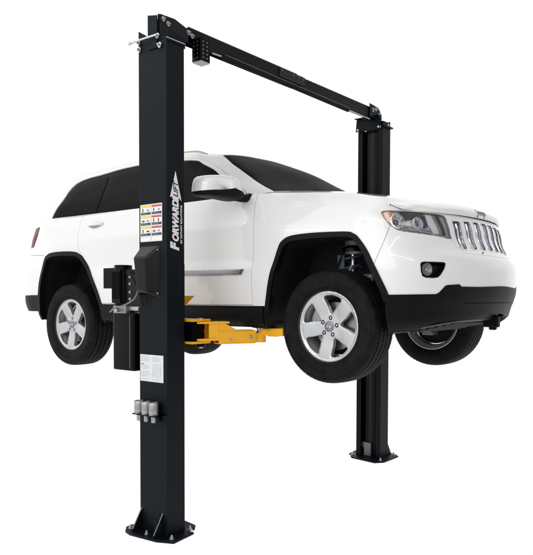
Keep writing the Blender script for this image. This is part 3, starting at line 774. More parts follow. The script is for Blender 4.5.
# cowl filler between hood and windscreen
mb = MB(); mb.box((-.62, -.66, .90), (-.40, .66, .955), M['inner']); cp(mb.build('cowl', car, bevel=.01))
# door mouldings: chrome strip with a blue badge
for side in (0, 1):
    q = (lambda p: p) if side == 0 else (lambda p: mir(LOW, p))
    sy = -1 if side == 0 else 1
    zz0, zz1 = .366, .402
    mo = np.array([S(-1.33, zz0+.002), S(-.722, zz0-.003), S(-.703, zz1-.003), S(-1.33, zz1)])
    mo2 = np.array([S(-2.30, zz0+.010), S(-1.385, zz0+.002), S(-1.385, zz1), S(-2.30, zz1)])
    a = cut('door_moulding', LOW, [q(mo)], [], M['moulding'], car, off=.012, sp=.03, skirt=.012); cp(a)
    tip = np.array([S(-.738, zz0), S(-.722, zz0-.003), S(-.703, zz1-.003), S(-.722, zz1-.002)])
    t = cut('badge', LOW, [q(tip)], [], M['blue_ink'], a, off=.014, sp=.02, skirt=.003)
    a = cut('door_moulding', LOW, [q(mo2)], [], M['moulding'], car, off=.012, sp=.03, skirt=.012); cp(a)
# tail lamps
for side in (0, 1):
    q = (lambda p: p) if side == 0 else (lambda p: mir(LOW, p))
    cp(cut('tail_lamp', LOW, [q(offset(tailp, -.003))], [], M['red'], car, off=.004, sp=.02, bs=.01, skirt=.02))
# headlamps
def hl_frame(side):
    sg = 1 if side == 0 else -1
    return sg
for side in (0, 1):
    q = (lambda p: p) if side == 0 else (lambda p: mir(LOW, p))
    sy = 1 if side == 0 else -1
    hh = offset(head, -.002)
    bowl = cut('headlamp', LOW, [q(hh)], [], M['chrome_dull'], car, off=-.030, sp=.02, bs=.01, skirt=0); cp(bowl)
    # side walls
    cp_ = cut('lamp_housing', LOW, [q(hh)], [q(offset(head, -.0022))], M['silver'], bowl, off=-.001, sp=.01, bs=.008, skirt=.034)
    lens = cut('lamp_lens', LOW, [q(hh)], [], M['lens'], bowl, off=.0005, sp=.02, bs=.01, skirt=0)
    am = cut('side_marker', LOW, [q(TRA['amber']), q(offset(head, -.003))], [], M['amber'], bowl, off=-.006, sp=.015, bs=.006, skirt=.034)
    cut('marker_highlight', LOW, [q(TRA['amberw'])], [], M['bright'], bowl, off=-.003, sp=.015, bs=.006, skirt=.003)  # the marker's white highlight, put into the colour
    cut('lamp_bezel', LOW, [q(TRA['dark1'])], [], M['bronze'], bowl, off=-.012, sp=.015, bs=.006, skirt=.03)
    for key, r, st_ in (('ring1', .047, .78), ('ring2', .040, .72)):
        uc, vc = TRA[key][0]
        if side: uc = um-uc
        p = Vector(LOW.raw([uc], [vc])[0]); n = Vector(LOW.normal([uc], [vc])[0])
        n = (n+Vector((.35, 0, 0))).normalized()
        T = Matrix.Translation(p-n*.037) @ n.to_track_quat('Z', 'Y').to_matrix().to_4x4()
        mb = MB(); mb.lathe([(.006, -.004), (r*.55, .0), (r*.8, .010), (r*.97, .030), (r, .034), (r*1.05, .032), (r*1.05, .0)], M['chrome_dull'], T, 36, cap=False)
        mb.lathe([(.0001, .024), (.010, .023), (.017, .017), (.021, .008), (.021, -.006)], M['lens_core'], T, 24, cap=False)
        for kk in range(14):
            a = kk/14*2*math.pi
            mb.box((r*.60, -.0015, .004), (r*.95, .0015, .024), M['bright'] if kk % 2 else M['silver'], T @ Matrix.Rotation(a, 4, 'Z'))
        mb.build('reflector_bowl', bowl, angle=50)
    for key, mm, dp in (('blade1', 'slot', -.016), ('blade2', 'bright', -.010), ('blade3', 'olive', -.016), ('blade4', 'bronze', -.020), ('blade5', 'silver', -.014)):
        cut('lamp_blade', LOW, [q(TRA[key]), q(offset(head, -.004))], [], M[mm], bowl, off=dp, sp=.015, bs=.006, skirt=.02)
    rb_ = TRA['ribs']; rnd_ = random.Random(5)
    mb = MB()
    for i in range(44):
        t = (i % 22)/21*(len(rb_)-1); k0 = min(int(t), len(rb_)-2); uc, vb = rb_[k0]+(rb_[k0+1]-rb_[k0])*(t-k0)
        vb = vb+(.006 if i < 22 else .034)+rnd_.uniform(-.004, .004); uc += rnd_.uniform(-.003, .003)
        u2 = uc if side == 0 else um-uc
        p = Vector(LOW.raw([u2], [vb])[0]); n = Vector(LOW.normal([u2], [vb])[0])
        T = Matrix.Translation(p-n*(.018 if i < 22 else .024)) @ n.to_track_quat('Z', 'Y').to_matrix().to_4x4()
        mb.lathe([(.0001, .008), (.005, .006), (.0078, .001), (.008, -.012)], M['chrome'], T, 8, cap=False)
    mb.build('lamp_ribs', bowl, angle=60)
    # fog lamp
    fo = cut('fog_lamp', LOW, [q(fog)], [], M['trim'], car, off=-.035, sp=.02, bs=.01, skirt=0); cp(fo)
    cut('fog_housing', LOW, [q(fog)], [q(offset(fog, -.007))], M['trim'], fo, off=.003, sp=.01, bs=.008, skirt=.034)
    fc = fog.mean(0); fu = fog[:, 0].min()+.050; fv = fc[1]-.001
    if side: fu = um-fu
    p = Vector(LOW.raw([fu], [fv])[0]); n = Vector(LOW.normal([fu], [fv])[0]); n = (n+Vector((.5, 0, 0))).normalized()
    T = Matrix.Translation(p-n*.03) @ n.to_track_quat('Z', 'Y').to_matrix().to_4x4()
    mb = MB(); mb.lathe([(.0001, -.002), (.020, .0), (.030, .008), (.036, .020), (.040, .020), (.040, .0)], M['alloy_dark'], T, 32, cap=False)
    mb.lathe([(.0001, .018), (.006, .016), (.010, .006), (.010, -.01)], M['chrome'], T, 16, cap=False)
    mb.build('fog_reflector', fo, angle=50)
    T = Matrix.Translation(p-n*.03) @ n.to_track_quat('Z', 'Y').to_matrix().to_4x4()
# grille slots: chrome rings, dark mesh and an added bar for the inner wall's highlights
for s_, mid_ in zip(slots, slot_mid):
    rg_ = cut('grille_slot', LOW, [offset(s_, .0015)], [offset(s_, -.0055)], M['chrome'], car, off=.004, sp=.01, bs=.007, skirt=.028); cp(rg_)
    cut('slot_mesh', LOW, [offset(s_, .001)], [], M['slot'], rg_, off=-.020, sp=.015, bs=.01, skirt=0)
    mid = np.array(mid_)
    bar = np.array([(u, v) for u, v in mid]+[(u+.016, v) for u, v in mid[::-1]])
    cut('slot_highlight_bar', LOW, [bar], [], M['chrome'], rg_, sp=.005, bs=.005, skirt=.0, offn=lambda u, v, mu=mid[:, 0], mv=mid[:, 1]: -.0185+.009*np.sin(np.clip((u-np.interp(v, mv, mu))/.016, 0, 1)*math.pi))
# small camera button below the grille
mb = MB(); p = Vector(LOW.raw([Fy(-.185, .50)[0]], [Fy(-.185, .50)[1]])[0]); n = Vector((1, -.15, .2)).normalized()
mb.lathe([(.007, -.01), (.007, .003), (.0001, .005)], M['trim'], Matrix.Translation(p) @ n.to_track_quat('Z', 'Y').to_matrix().to_4x4(), 16); cp(mb.build('bumper_plug', car))
# faint licence plate recess outline
pr_ = [Fy(-.03, .462), Fy(.30, .465), Fy(.31, .36), Fy(.29, .335), Fy(-.02, .33), Fy(-.03, .462)]
# wing mirrors
for side in (0, 1):
    sy = 1 if side == 0 else -1
    ring = [(-.945, .962), (-.935, .930), (-.955, .907), (-1.017, .902), (-1.139, .912), (-1.235, .918), (-1.264, .932), (-1.268, .950), (-1.262, 1.010), (-1.245, 1.050), (-1.205, 1.067), (-1.10, 1.078), (-1.02, 1.073), (-.975, 1.040)]
    bs_ = smooth_curve(ring, 4, closed=True); n = len(bs_); cy_, cz_ = -1.09, .972
    secs = []
    for k in range(11):
        t = k/10; secs.append((.062-.125*t**1.5, max(.0005, (1-(1-t)**2.4)**.5)))
    secs += [(-.090, 1.0), (-.100, .985), (-.103, .95), (-.095, .925)]
    vs = []
    for dx, sc in secs:
        for y, z in bs_:
            vs.append((-.770+dx+.30*(y-cy_)-.25*(y-cy_)**2, sy*(cy_+(y-cy_)*sc), cz_+(z-cz_)*sc))
    mb = MB(); low = []; hi = []
    for j in range(len(secs)-1):
        for i in range(n):
            i2 = (i+1) % n; f = (j*n+i, j*n+i2, (j+1)*n+i2, (j+1)*n+i)
            (low if 1 <= i < 7*4 else hi).append(f)
    mb.add(vs, hi, M['paint']); mb.add(vs, low, M['clad'])
    me_o = mb.build('wing_mirror', car, angle=70)
    bmm = bmesh.new(); bmm.from_mesh(me_o.data); bmesh.ops.remove_doubles(bmm, verts=bmm.verts, dist=4e-4); bmesh.ops.recalc_face_normals(bmm, faces=bmm.faces); bmm.to_mesh(me_o.data); bmm.free()
    me_o.data.polygons.foreach_set('use_smooth', [True]*len(me_o.data.polygons)); cp(me_o)
    g = MB(); g.add([(vs[(len(secs)-1)*n+i]) for i in range(n)], [list(range(n))], M['chrome']); g.build('mirror_glass', me_o)
    a = MB(); pts_ = smooth_curve([(-.745, sy*-.845, .945), (-.735, sy*-.89, .930), (-.745, sy*-.945, .925), (-.76, sy*-1.0, .930)], 5)
    a.tube(pts_, .030, M['clad'], 12); a.box((-.79, sy*-.880, .928), (-.70, sy*-.84, .962), M['clad']); a.build('mirror_arm', me_o, bevel=.006)

# ------------------------------------------------------------------ wheels
def wheel_proto():
    """axle along local y; outer side at -y, face plane at y=-.105 from the tyre centre"""
    T = Matrix.Rotation(R(90), 4, 'X')      # lathe z -> -y
    # alloy face from a smooth radial surface
    class Face:
        um = .6; vm = .6; sign = 1
        def h(s, a, b):
            r = np.sqrt(a*a+b*b); th = np.arctan2(b, a)
            hgt = np.interp(r, [0, .035, .055, .085, .12, .16, .19, .222, .232, .242], [-.019, -.019, -.0195, -.0195, -.0155, -.010, -.0065, -.005, -.001, -.004])
            # crown of each spoke: centre line between two windows
            k = np.round((th-R(126))/R(72)); dth = th-R(126)-k*R(72)
            w = np.clip((r-.09)/.05, 0, 1)*np.clip((.222-r)/.02, 0, 1)
            hgt = hgt+w*(.006*np.cos(dth/R(36)*math.pi*.5)**2-.004)
            return hgt
        def raw(s, u, v):
            u = np.atleast_1d(np.asarray(u, float)); v = np.atleast_1d(np.asarray(v, float))
            a = u-.3; b = v-.3
            return np.stack([a, -(.105+s.h(a, b)), b], 1)
        def normal(s, u, v, e=.002):
            u = np.atleast_1d(np.asarray(u, float)); v = np.atleast_1d(np.asarray(v, float))
            A = s.raw(u+e, v)-s.raw(u-e, v); B = s.raw(u, v+e)-s.raw(u, v-e)
            n = np.cross(A, B); n /= np.linalg.norm(n, axis=1)[:, None]; n *= np.sign(-n[:, 1:2]+1e-9)
            return n
    F = Face()
    circ = lambda r, n=96, cx=.3, cy=.3: np.array([(cx+r*math.cos(2*math.pi*i/n), cy+r*math.sin(2*math.pi*i/n)) for i in range(n)])
    win = []
    for k in range(5):
        th0 = R(90)+k*R(72)
        loc = [(.090, -5), (.085, 0), (.090, 5), (.108, 10), (.150, 16), (.188, 20.5), (.202, 20.2), (.2105, 16), (.214, 0), (.2105, -16), (.202, -20.2), (.188, -20.5), (.150, -16), (.108, -10)]
        pts_ = [(.3+r*math.cos(th0+R(a)), .3+r*math.sin(th0+R(a))) for r, a in loc]
        win.append(np.array(smooth_curve(pts_, 4, closed=True)))
    lug = [circ(.0155, 20, .3+.060*math.cos(R(90)+k*R(72)), .3+.060*math.sin(R(90)+k*R(72))) for k in range(5)]
    def wo(u, v):
        P = np.stack([u, v], 1); d = np.full(len(P), 1.0)
        for w in WB:
            for i in range(0, len(w), 100): d = np.minimum(d, np.sqrt(((P[:, None]-w[None, i:i+100])**2).sum(2)).min(1))
        return -.005*np.exp(-(d/.0045)**2)
    WB = [resample(w, .002) for w in win]
    rim = cut('wheel', F, [circ(.2405, 144)], win+lug, M['alloy'], car, sp=.0075, bs=.005, skirt=.034, offn=wo)
    mb = MB()   # barrel
    mb.lathe([(.2405, .101), (.2425, .1085), (.2445, .107), (.2455, .098), (.240, .092), (.226, .088), (.218, .07), (.205, .02), (.203, -.06), (.215, -.10), (.238, -.112), (.242, -.120), (.246, -.119), (.246, -.09)], M['alloy'], T, 96, cap=False)
    mb.build('rim_barrel', rim, angle=50)
    # tyre
    prof = [(.236, .100), (.246, .112), (.262, .1215), (.285, .128), (.305, .1315), (.328, .1325), (.346, .131), (.358, .1275), (.368, .121), (.3755, .1135), (.3805, .104)]
    half = prof
    tread = [(.3835, .092), (.3850, .078), (.3750, .0765), (.3750, .0675), (.3862, .066), (.3870, .028), (.3765, .0265), (.3765, .0175), (.3873, .016)]
    P = half+tread; P = P+[(r, -z) for r, z in P[::-1]]
    n = 288; vs = []; fs = []; NP = len(P)
    rnd = random.Random(3)
    lens_ = [6, 5, 7, 6, 6, 6]
    for i in range(n):
        a = 2*math.pi*i/n
        for j, (r, z) in enumerate(P):
            rr = r; zz = z
            jj = j if j < NP//2 else NP-1-j
            ph = i % 6
            if jj in (9, 10, 11, 12) and i % 4 == 0: rr -= .0030 if jj > 9 else .0012
            if jj in (15, 16) and (i+2) % 4 == 0: rr -= .0022
            if jj in (19,) and (i+1) % 4 == 0: rr -= .002
            if jj == 4 and (i//2) % 2: rr += 0
            vs.append((rr*math.cos(a), -zz, rr*math.sin(a)))
    for i in range(n):
        i2 = (i+1) % n
        for j in range(NP-1): fs.append((i*NP+j, i*NP+j+1, i2*NP+j+1, i2*NP+j))
    mb = MB(); mb.add(vs, fs, M['tyre'])
    # sidewall rings and raised block lettering
    for r0 in (.262, .352):
        mb.lathe([(r0-.0016, .1215+(r0-.262)*.07), (r0, .1255+(r0-.262)*.075), (r0+.0016, .1215+(r0-.262)*.07)] if r0 > .3 else [(r0-.0015, .1205), (r0, .1238), (r0+.0015, .1215)], M['tyre'], T, 96, cap=False)
    for base_a in (R(55), R(235)):
        for k in range(9):
            a = base_a+k*R(5.2)
            mb.box((-.008, -.1338, .300), (.008, -.1295, .322), M['tyre'], Matrix.Rotation(-(a-R(90)), 4, 'Y'))
    mb.build('tyre', rim, angle=28)
    # centre cap + nuts
    mb = MB(); mb.lathe([(.035, .070), (.035, .0878), (.033, .0895), (.0001, .0905)], M['alloy_dark'], T, 32)
    mb.lathe([(.0355, .080), (.0365, .0885), (.0335, .0898)], M['grey_plate'], T, 32, cap=False)
    cap = mb.build('centre_cap', rim, angle=40)
    cm = text_mesh('Jeep', .019, M['white'], 'cap_lettering', None, bold=.0006, extr=.0004, align='CENTER')
    for v in cm.vertices: v.co = Vector((v.co.x, -(.0912+v.co.z), v.co.y-.006))
    link('cap_lettering', cm, cap)
    for k in range(5):
        a = R(90)+k*R(72); c0 = Matrix.Translation((.060*math.cos(a), 0, .060*math.sin(a)))
        mb = MB(); mb.lathe([(.0098, .060), (.0098, .080), (.0075, .086), (.0001, .0875)], M['steel'], c0 @ T, 6)
        mb.lathe([(.0001, .066), (.0158, .066), (.0158, .083)], M['ink'], c0 @ T, 20, cap=False)
        mb.build('lug_nut', rim, angle=30)
    mb = MB(); mb.lathe([(.045, .050), (.060, .046), (.065, .012), (.075, .010), (.165, .010), (.165, -.016), (.075, -.016)], M['disc'], T, 64)
    for k in range(12):
        a = k*R(30); mb.box((-.006, -.0115, .085+.01*(k % 3)), (.006, -.0095, .097+.01*(k % 3)), M['ink'], Matrix.Rotation(a, 4, 'Y'))
    for k in range(5):      # ribs of the hub carrier
        mb.box((-.010, -.055, .02), (.010, .02, .070), M['disc'], Matrix.Rotation(R(18+72*k), 4, 'Y'))
    mb.lathe([(.05, -.03), (.198, -.03), (.198, -.034), (.05, -.034)], M['inner'], T, 48)
    mb.build('brake_disc', rim, angle=30)
    mb = MB(); seg = []
    for z0, z1, r0, r1 in ((-.045, .040, .115, .188),):
        a0, a1 = R(150), R(215); N = 10; vv = []
        for r, z in ((r0, z0), (r1, z0), (r1, z1), (r0, z1)):
            for i in range(N+1):
                a = a0+(a1-a0)*i/N; vv.append((r*math.cos(a), -z, r*math.sin(a)))
        ff = [(j*(N+1)+i, j*(N+1)+i+1, ((j+1) % 4)*(N+1)+i+1, ((j+1) % 4)*(N+1)+i) for j in range(4) for i in range(N)]
        ff += [(0, N+1, 2*(N+1), 3*(N+1)), (N, 2*N+1, 3*N+2, 4*N+3)]
        mb.add(vv, ff, M['disc'])
    mb.build('brake_caliper', rim, bevel=.006)
    return rim
wheel = wheel_proto()
def clone(o, parent):
    c_ = o.copy(); col.objects.link(c_); c_.parent = parent
    for ch in o.children: clone(ch, c_)
    return c_
DR = WHEEL_DROP
spots = [(0, -.80, 0, 0, 9), (0, .80, 0, 180, 31), (-2.915, -.80, DR, 0, 4), (-2.915, .80, DR, 180, 50)]
for i, (x, y, z, rz, spin) in enumerate(spots):
    w = wheel if i == 0 else clone(wheel, car)
    w.location = Vector((x, y, z))-CARO
    st = -.85 if abs(x) < .1 else 0
    w.rotation_euler = (0, 0, 0)
    w.matrix_basis = Matrix.Translation(w.location) @ Matrix.Rotation(R(rz+st), 4, 'Z') @ Matrix.Rotation(R(spin), 4, 'Y')
# suspension seen in the wheel houses
for sy in (-1, 1):
    mb = MB()
    pts_ = []
    for i in range(150):
        t = i/149; a = t*2*math.pi*5.5; pts_.append((.02+.062*math.cos(a), sy*.62+.062*math.sin(a), .16+.36*t))
    mb.tube(pts_, .0085, M['spring'], 8)
    sp_ = mb.build('coil_spring', car); cp(sp_)
    mb = MB(); mb.cyl((.02, sy*.62, -.02), (.02, sy*.62, .22), .028, M['black']); mb.cyl((.02, sy*.62, .2), (.02, sy*.62, .56), .016, M['steel'])
    mb.lathe([(.075, 0), (.075, .012), (.03, .02)], M['black'], Matrix.Translation((.02, sy*.62, .15)), 24)
    mb.lathe([(.075, 0), (.075, .02), (.05, .04)], M['black'], Matrix.Translation((.02, sy*.62, .52)), 24)
    mb.tube(smooth_curve([(.10, sy*.66, .10), (.13, sy*.70, .25), (.10, sy*.66, .40), (.06, sy*.60, .50)], 6), .006, M['rubber'], 8)
    mb.tube(smooth_curve([(-.02, sy*.72, .05), (.0, sy*.73, .25), (.05, sy*.68, .42)], 6), .012, M['grey_plate'], 8)
    cp(mb.build('shock_absorber', car))
    mb = MB(); mb.tube(smooth_curve([(-.25, sy*.35, -.03), (-.05, sy*.60, -.07), (.0, sy*.70, -.10)], 5), .024, M['inner'], 10); mb.tube(smooth_curve([(.25, sy*.35, -.03), (.05, sy*.60, -.07), (.0, sy*.70, -.10)], 5), .022, M['inner'], 10)
    mb.box((-.05, sy*.66-.05, -.12), (.05, sy*.66+.05, .12), M['grey_plate']); mb.cyl((-.02, sy*.5, .0), (-.02, sy*.70, .0), .03, M['grey_plate'])
    cp(mb.build('control_arm', car, bevel=.004))
    mb = MB(); mb.box((-.16, sy*.56-.008, .05), (.24, sy*.56+.008, .58), M['inner']); mb.cyl((.02, sy*.57, .50), (.02, sy*.57, .60), .085, M['grey_plate'], 24)
    mb.tube(smooth_curve([(.14, sy*.70, .02), (.20, sy*.66, .22), (.16, sy*.60, .44), (.20, sy*.58, .56)], 6), .009, M['spring'], 8)
    mb.tube(smooth_curve([(-.10, sy*.70, .10), (-.13, sy*.64, .34), (-.06, sy*.60, .54)], 6), .007, M['rubber'], 8)
    mb.box((.08, sy*.60-.01, .28), (.17, sy*.60+.01, .36), M['grey_plate']); mb.box((-.12, sy*.60-.01, .40), (-.06, sy*.60+.01, .50), M['spring'])
    cp(mb.build('strut_tower', car, bevel=.002))
    for (bx_, bz_) in ((.12, .30), (.15, .34), (.20, .45), (.11, .50), (.16, .20), (.08, .42)):
        mb = MB(); mb.bolt((bx_, sy*.61, bz_), (0, -sy if False else sy, 0), .006, M['steel'], .006); cp(mb.build('chassis_bolt', car, angle=30))
    mb = MB(); mb.tube([(-2.6, sy*.40, .02), (-2.915, sy*.68, DR-.05)], .03, M['inner'], 10); mb.box((-2.97, sy*.66-.04, DR-.12), (-2.86, sy*.66+.04, DR+.12), M['inner']); mb.cyl((-2.95, sy*.56, -.02), (-3.0, sy*.52, .5), .03, M['black'])
    cp(mb.build('rear_suspension', car, bevel=.004))

# ================================================================== THE LIFT
lift = empty('two_post_lift', (-1.02, 0, 0)); LO = Vector((-1.02, 0, 0))
tag(lift, 'black two post vehicle lift with overhead beam and yellow swing arms holding the white SUV', 'car lift')
X0, X1 = -1.1675, -.882; Y0, Y1 = -1.550, -1.385; TOP = 3.41
def lb(mb, name, parent=None, **k):
    o = mb.build(name, parent if parent is not None else lift, **k)
    if parent is None: o.location = -LO
    return o
def mirx(M_=None):
    # far column: turned half a turn about the lift's vertical centre line, keeping x centre
    cx = (X0+X1)/2
    return Matrix.Translation((cx, 0, 0)) @ Matrix.Rotation(math.pi, 4, 'Z') @ Matrix.Translation((-cx, 0, 0))
def column_set(T, near):
    t = .007
    mb = MB()
    # folded channel: web (outer), two flanges, two inward lips
    poly = [(X0, Y0), (X1, Y0), (X1, Y1), (X1-.055, Y1), (X1-.055, Y1-t), (X1-t, Y1-t), (X1-t, Y0+t), (X0+t, Y0+t), (X0+t, Y1-t), (X0+.055, Y1-t), (X0+.055, Y1), (X0, Y1)]
    mb.prism(poly, .016, TOP, M['column'], T)
    o = lb(mb, 'column', bevel=.004, seg=3)
    # base plate
    mb = MB()
    bp = [(-1.306, -1.605), (-1.232, -1.626), (-.992, -1.606), (-.883, -1.547), (-.917, -1.317), (-.960, -1.335), (-.985, -1.275), (-1.035, -1.215), (-1.20, -1.215), (-1.24, -1.29), (-1.29, -1.33)]
    bp = [(-1.202, -1.658), (-1.130, -1.677), (-.887, -1.652), (-.771, -1.596), (-.802, -1.375), (-.846, -1.382), (-.866, -1.345), (-.858, -1.312), (-.900, -1.262), (-1.20, -1.215), (-1.265, -1.30), (-1.262, -1.60)]
    mb.prism(bp, 0.0, .017, M['column'], T)
    b = mb.build('base_plate', o, bevel=.003)
    for gx in (-1.150, -.930):
        mb = MB()
        mb.add([(gx-.005, Y0+.001, .017), (gx-.005, Y0-.093, .017), (gx-.005, Y0-.085, .032), (gx-.005, Y0+.001, .165), (gx+.005, Y0+.001, .017), (gx+.005, Y0-.093, .017), (gx+.005, Y0-.085, .032), (gx+.005, Y0+.001, .165)],
               [(0, 1, 2, 3), (7, 6, 5, 4), (0, 4, 5, 1), (1, 5, 6, 2), (2, 6, 7, 3), (3, 7, 4, 0)], M['column'], T)
        mb.add([(gx-.0045, Y0-.0862, .032), (gx+.0045, Y0-.0862, .032), (gx+.0045, Y0-.0005, .1665), (gx-.0045, Y0-.0005, .1665)], [(0, 1, 2, 3)], M['grey_plate'], T)  # pale strip: bare edge and its upward highlight put into the colour
        mb.build('gusset', o, bevel=.0015)
    for (ax, ay) in ((-.822, -1.568), (-1.027, -1.612), (-1.205, -1.605), (-.858, -1.36), (-1.22, -1.30)):
        mb = MB(); p = T @ Vector((ax, ay, .017)); mb.bolt(p, (0, 0, 1), .0115, M['steel'], .014)
        mb.build('anchor_bolt', b, angle=30)
    # small arched cable opening low on the web
    mb = MB(); pl = [(-.018, 0), (.018, 0), (.018, .065)]+[(.018*math.cos(a), .065+.018*math.sin(a)) for a in np.linspace(0, math.pi, 9)[1:-1]]+[(-.018, .065)]
    Tt = T @ frame((-1.005, Y0-.0015, .03), (1, 0, 0), (0, 0, 1))
    mb.prism(pl, -.001, .0005, M['inner'], Tt); mb.build('cable_opening', o)
    # inner cables / slider rails
    mb = MB()
    mb.tube([T @ Vector((X0+.10, Y0+.05, .05)), T @ Vector((X0+.10, Y0+.05, TOP-.05))], .005, M['steel'], 8)
    mb.tube([T @ Vector((X1-.11, Y0+.06, .05)), T @ Vector((X1-.11, Y0+.06, TOP-.05))], .0045, M['steel'], 8)
    mb.build('lifting_cable', o)
    mb = MB(); mb.box((X0+.085, Y0+.02, .02), (X0+.20, Y0+.12, TOP-.03), M['black'], T); mb.box((X0+.115, Y0+.118, .02), (X0+.165, Y0+.124, TOP-.04), M['column_gloss'], T)
    mb.build('cylinder_cover', o, bevel=.006)
    if not near:
        mb = MB(); mb.box((X0+.12, Y0+.125, .017), (X0+.20, Y0+.150, .155), M['grey_plate'], T)
        mb.lathe([(.035, 0), (.035, .02)], M['grey_plate'], T @ frame((X0+.215, Y0+.12, .12), (1, 0, 0), (0, 0, 1)), 24)
        mb.build('foot_bracket', o, bevel=.003)
    return o
T0 = Matrix.Identity(4); TF = mirx()
near = column_set(T0, True)
far = column_set(TF, False)
near['label'] = 'near column carrying the warning decals and power unit'
far['label'] = 'far column with its open channel side facing the car'

# ---- head of the near column
mb = MB()
t = .008
# left lug of the web, higher than the flange, sloping down to the slot
mb.prism([(X0, TOP+.0003), (-1.052, TOP+.0003), (-1.052, 3.447), (-1.10, 3.478), (X0, 3.518)], 0, t, M['column'], frame((0, Y0+.008, 0), (1, 0, 0), (0, 0, 1)))
# mount on the +x flange
mb.prism([(-1.545, 3.395), (-1.378, 3.395), (-1.376, 3.462), (-1.545, 3.476)], 0, t, M['column'], frame((X1-.002, 0, 0), (0, 1, 0), (0, 0, 1)))
mb.prism([(X1-.002, TOP+.0003), (-1.0515, TOP+.0003), (-1.0515, 3.44), (-1.0, 3.425), (X1-.002, 3.43)], 0, t, M['column'], frame((0, Y0+.008, 0), (1, 0, 0), (0, 0, 1)))
# upright header box that takes the beam
mb.box((-1.060, -1.545, TOP-.03), (-1.050, -1.386, 3.598), M['column'])
mb.box((-.975, -1.545, TOP-.03), (-.967, -1.386, 3.592), M['column'])
mb.box((-1.060, -1.386, 3.43), (-1.050, -1.26, 3.59), M['column'])
mb.prism([(-1.060, TOP-.05), (-.967, TOP-.05), (-.967, 3.578), (-1.060, 3.598)], 0, t, M['column'], frame((0, -1.552, 0), (1, 0, 0), (0, 0, 1)))
mb.prism([(-1.54, 3.42), (-1.30, 3.42), (-1.30, 3.475), (-1.20, 3.475), (-1.20, 3.50), (-1.26, 3.565), (-1.40, 3.60), (-1.54, 3.592)], 0, .006, M['column_gloss'], frame((-.964, 0, 0), (0, 1, 0), (0, 0, 1)))
hd = lb(mb, 'column_header', near, bevel=.002)
mb = MB()
mb.lathe([(.012, -.03), (.050, -.03), (.050, -.024), (.040, -.015), (.040, .015), (.050, .024), (.050, .03), (.012, .03)], M['column_gloss'], frame((-.985, -1.34, 3.50), (0, 1, 0), (0, 0, 1)), 32)
mb.build('pulley', hd, angle=40)
mb = MB()
for p_, d_, r_ in [((-.957, y, z), (1, 0, 0), .010) for (y, z) in ((-1.51, 3.565), (-1.465, 3.545), (-1.27, 3.545), (-1.235, 3.53))]+[((x, Y0-.008, z), (0, -1, 0), .011) for (x, z) in ((-.962, 3.438), (-.940, 3.372), (X0+.012, 3.435), (X0+.018, 3.385))]:
    mb = MB(); mb.bolt(p_, d_, r_, M['steel'], .008); mb.build('header_bolt', hd, angle=30)
mb = MB()
mb = MB(); mb.tube(smooth_curve([(-.955, Y0-.022, 3.440), (-1.03, Y0-.040, 3.432), (-1.12, Y0-.058, 3.424), (X0-.01, Y0-.066, 3.420)], 5), 0.0075, M['steel'], 10)
mb.tube([(X0-.022, Y0-.067, 3.419), (X0-.004, Y0-.064, 3.421)], .010, M['steel'], 10)
mb.build('tie_rod', hd)
mb = MB(); mb.prism([(-1.557, TOP-.003), (-1.382, TOP-.003), (-1.382, TOP+.003), (-1.557, TOP+.003)], 0, .0035, M['steel'], frame((X1+.0065, 0, 0), (0, 1, 0), (0, 0, 1))); mb.build('edge_strip', hd)

# ---- overhead beam
mb = MB()
bx0, bx1, bz0, bz1 = -1.02, -.958, 3.472, 3.583
poly = [(bx0, bz0), (bx1, bz0), (bx1, bz1), (bx0, bz1)]
FB = Matrix(((1, 0, 0, 0), (0, 0, 1, 0), (0, 1, 0, 0), (0, 0, 0, 1)))   # (x, z, y) -> (x, y, z)
cpoly = [(bx1-.006, bz0), (bx1, bz0), (bx1, bz1), (bx0, bz1), (bx0, bz0), (bx0+.006, bz0), (bx0+.006, bz1-.006), (bx1-.006, bz1-.006)]
mb.prism(cpoly, -1.27, .03, M['column'], FB)
c2 = [(x-(.007 if x > -.99 else -.007), z-(.007 if z > 3.53 else 0)) for x, z in cpoly]
mb.prism(c2, -.02, 1.40, M['column'], FB)
beam = lb(mb, 'overhead_beam', bevel=.002)
mb = MB(); mb.box((bx1-.008, -1.27, bz1-.0005), (bx1+.0015, .03, bz1+.004), M['grey_plate']); mb.box((bx1-.014, .03, bz1-.0075), (bx1-.0055, 1.28, bz1-.0035), M['grey_plate'])
mb.build('beam_flange', beam)
mb = MB()
mb.prism([(bz0+.03, 0), (bz1-.004, 0), (bz1-.004, .36), (bz0+.03, .36)], 0, .005, M['column_gloss'], Matrix(((0, 0, 1, bx1+.001), (0, 1, 0, -.22), (1, 0, 0, 0), (0, 0, 0, 1))))
mb.build('splice_plate', beam, bevel=.001)
for y in (-.19, -.03, .05, .11):
    mb = MB(); mb.bolt((bx1+.006, y, bz1-.025), (1, 0, 0), .006, M['grey_plate'], .003); mb.build('beam_bolt', beam, angle=30)
mb = MB()
mb.tube([(-.925, -1.06, 3.452), (-.925, -.93, 3.457)], .006, M['steel'], 10)
mb.tube([(-.925, -.95, 3.457), (-.925, .80, 3.440)], .020, M['rubber'], 14)
mb.tube([(-.925, .80, 3.440), (-.925, 1.2, 3.436)], .006, M['steel'], 10)
mb.tube([(-.9035, -.93, 3.468), (-.9035, .80, 3.452)], .0022, M['grey_plate'], 6)
mb.build('padded_stop_bar', beam)
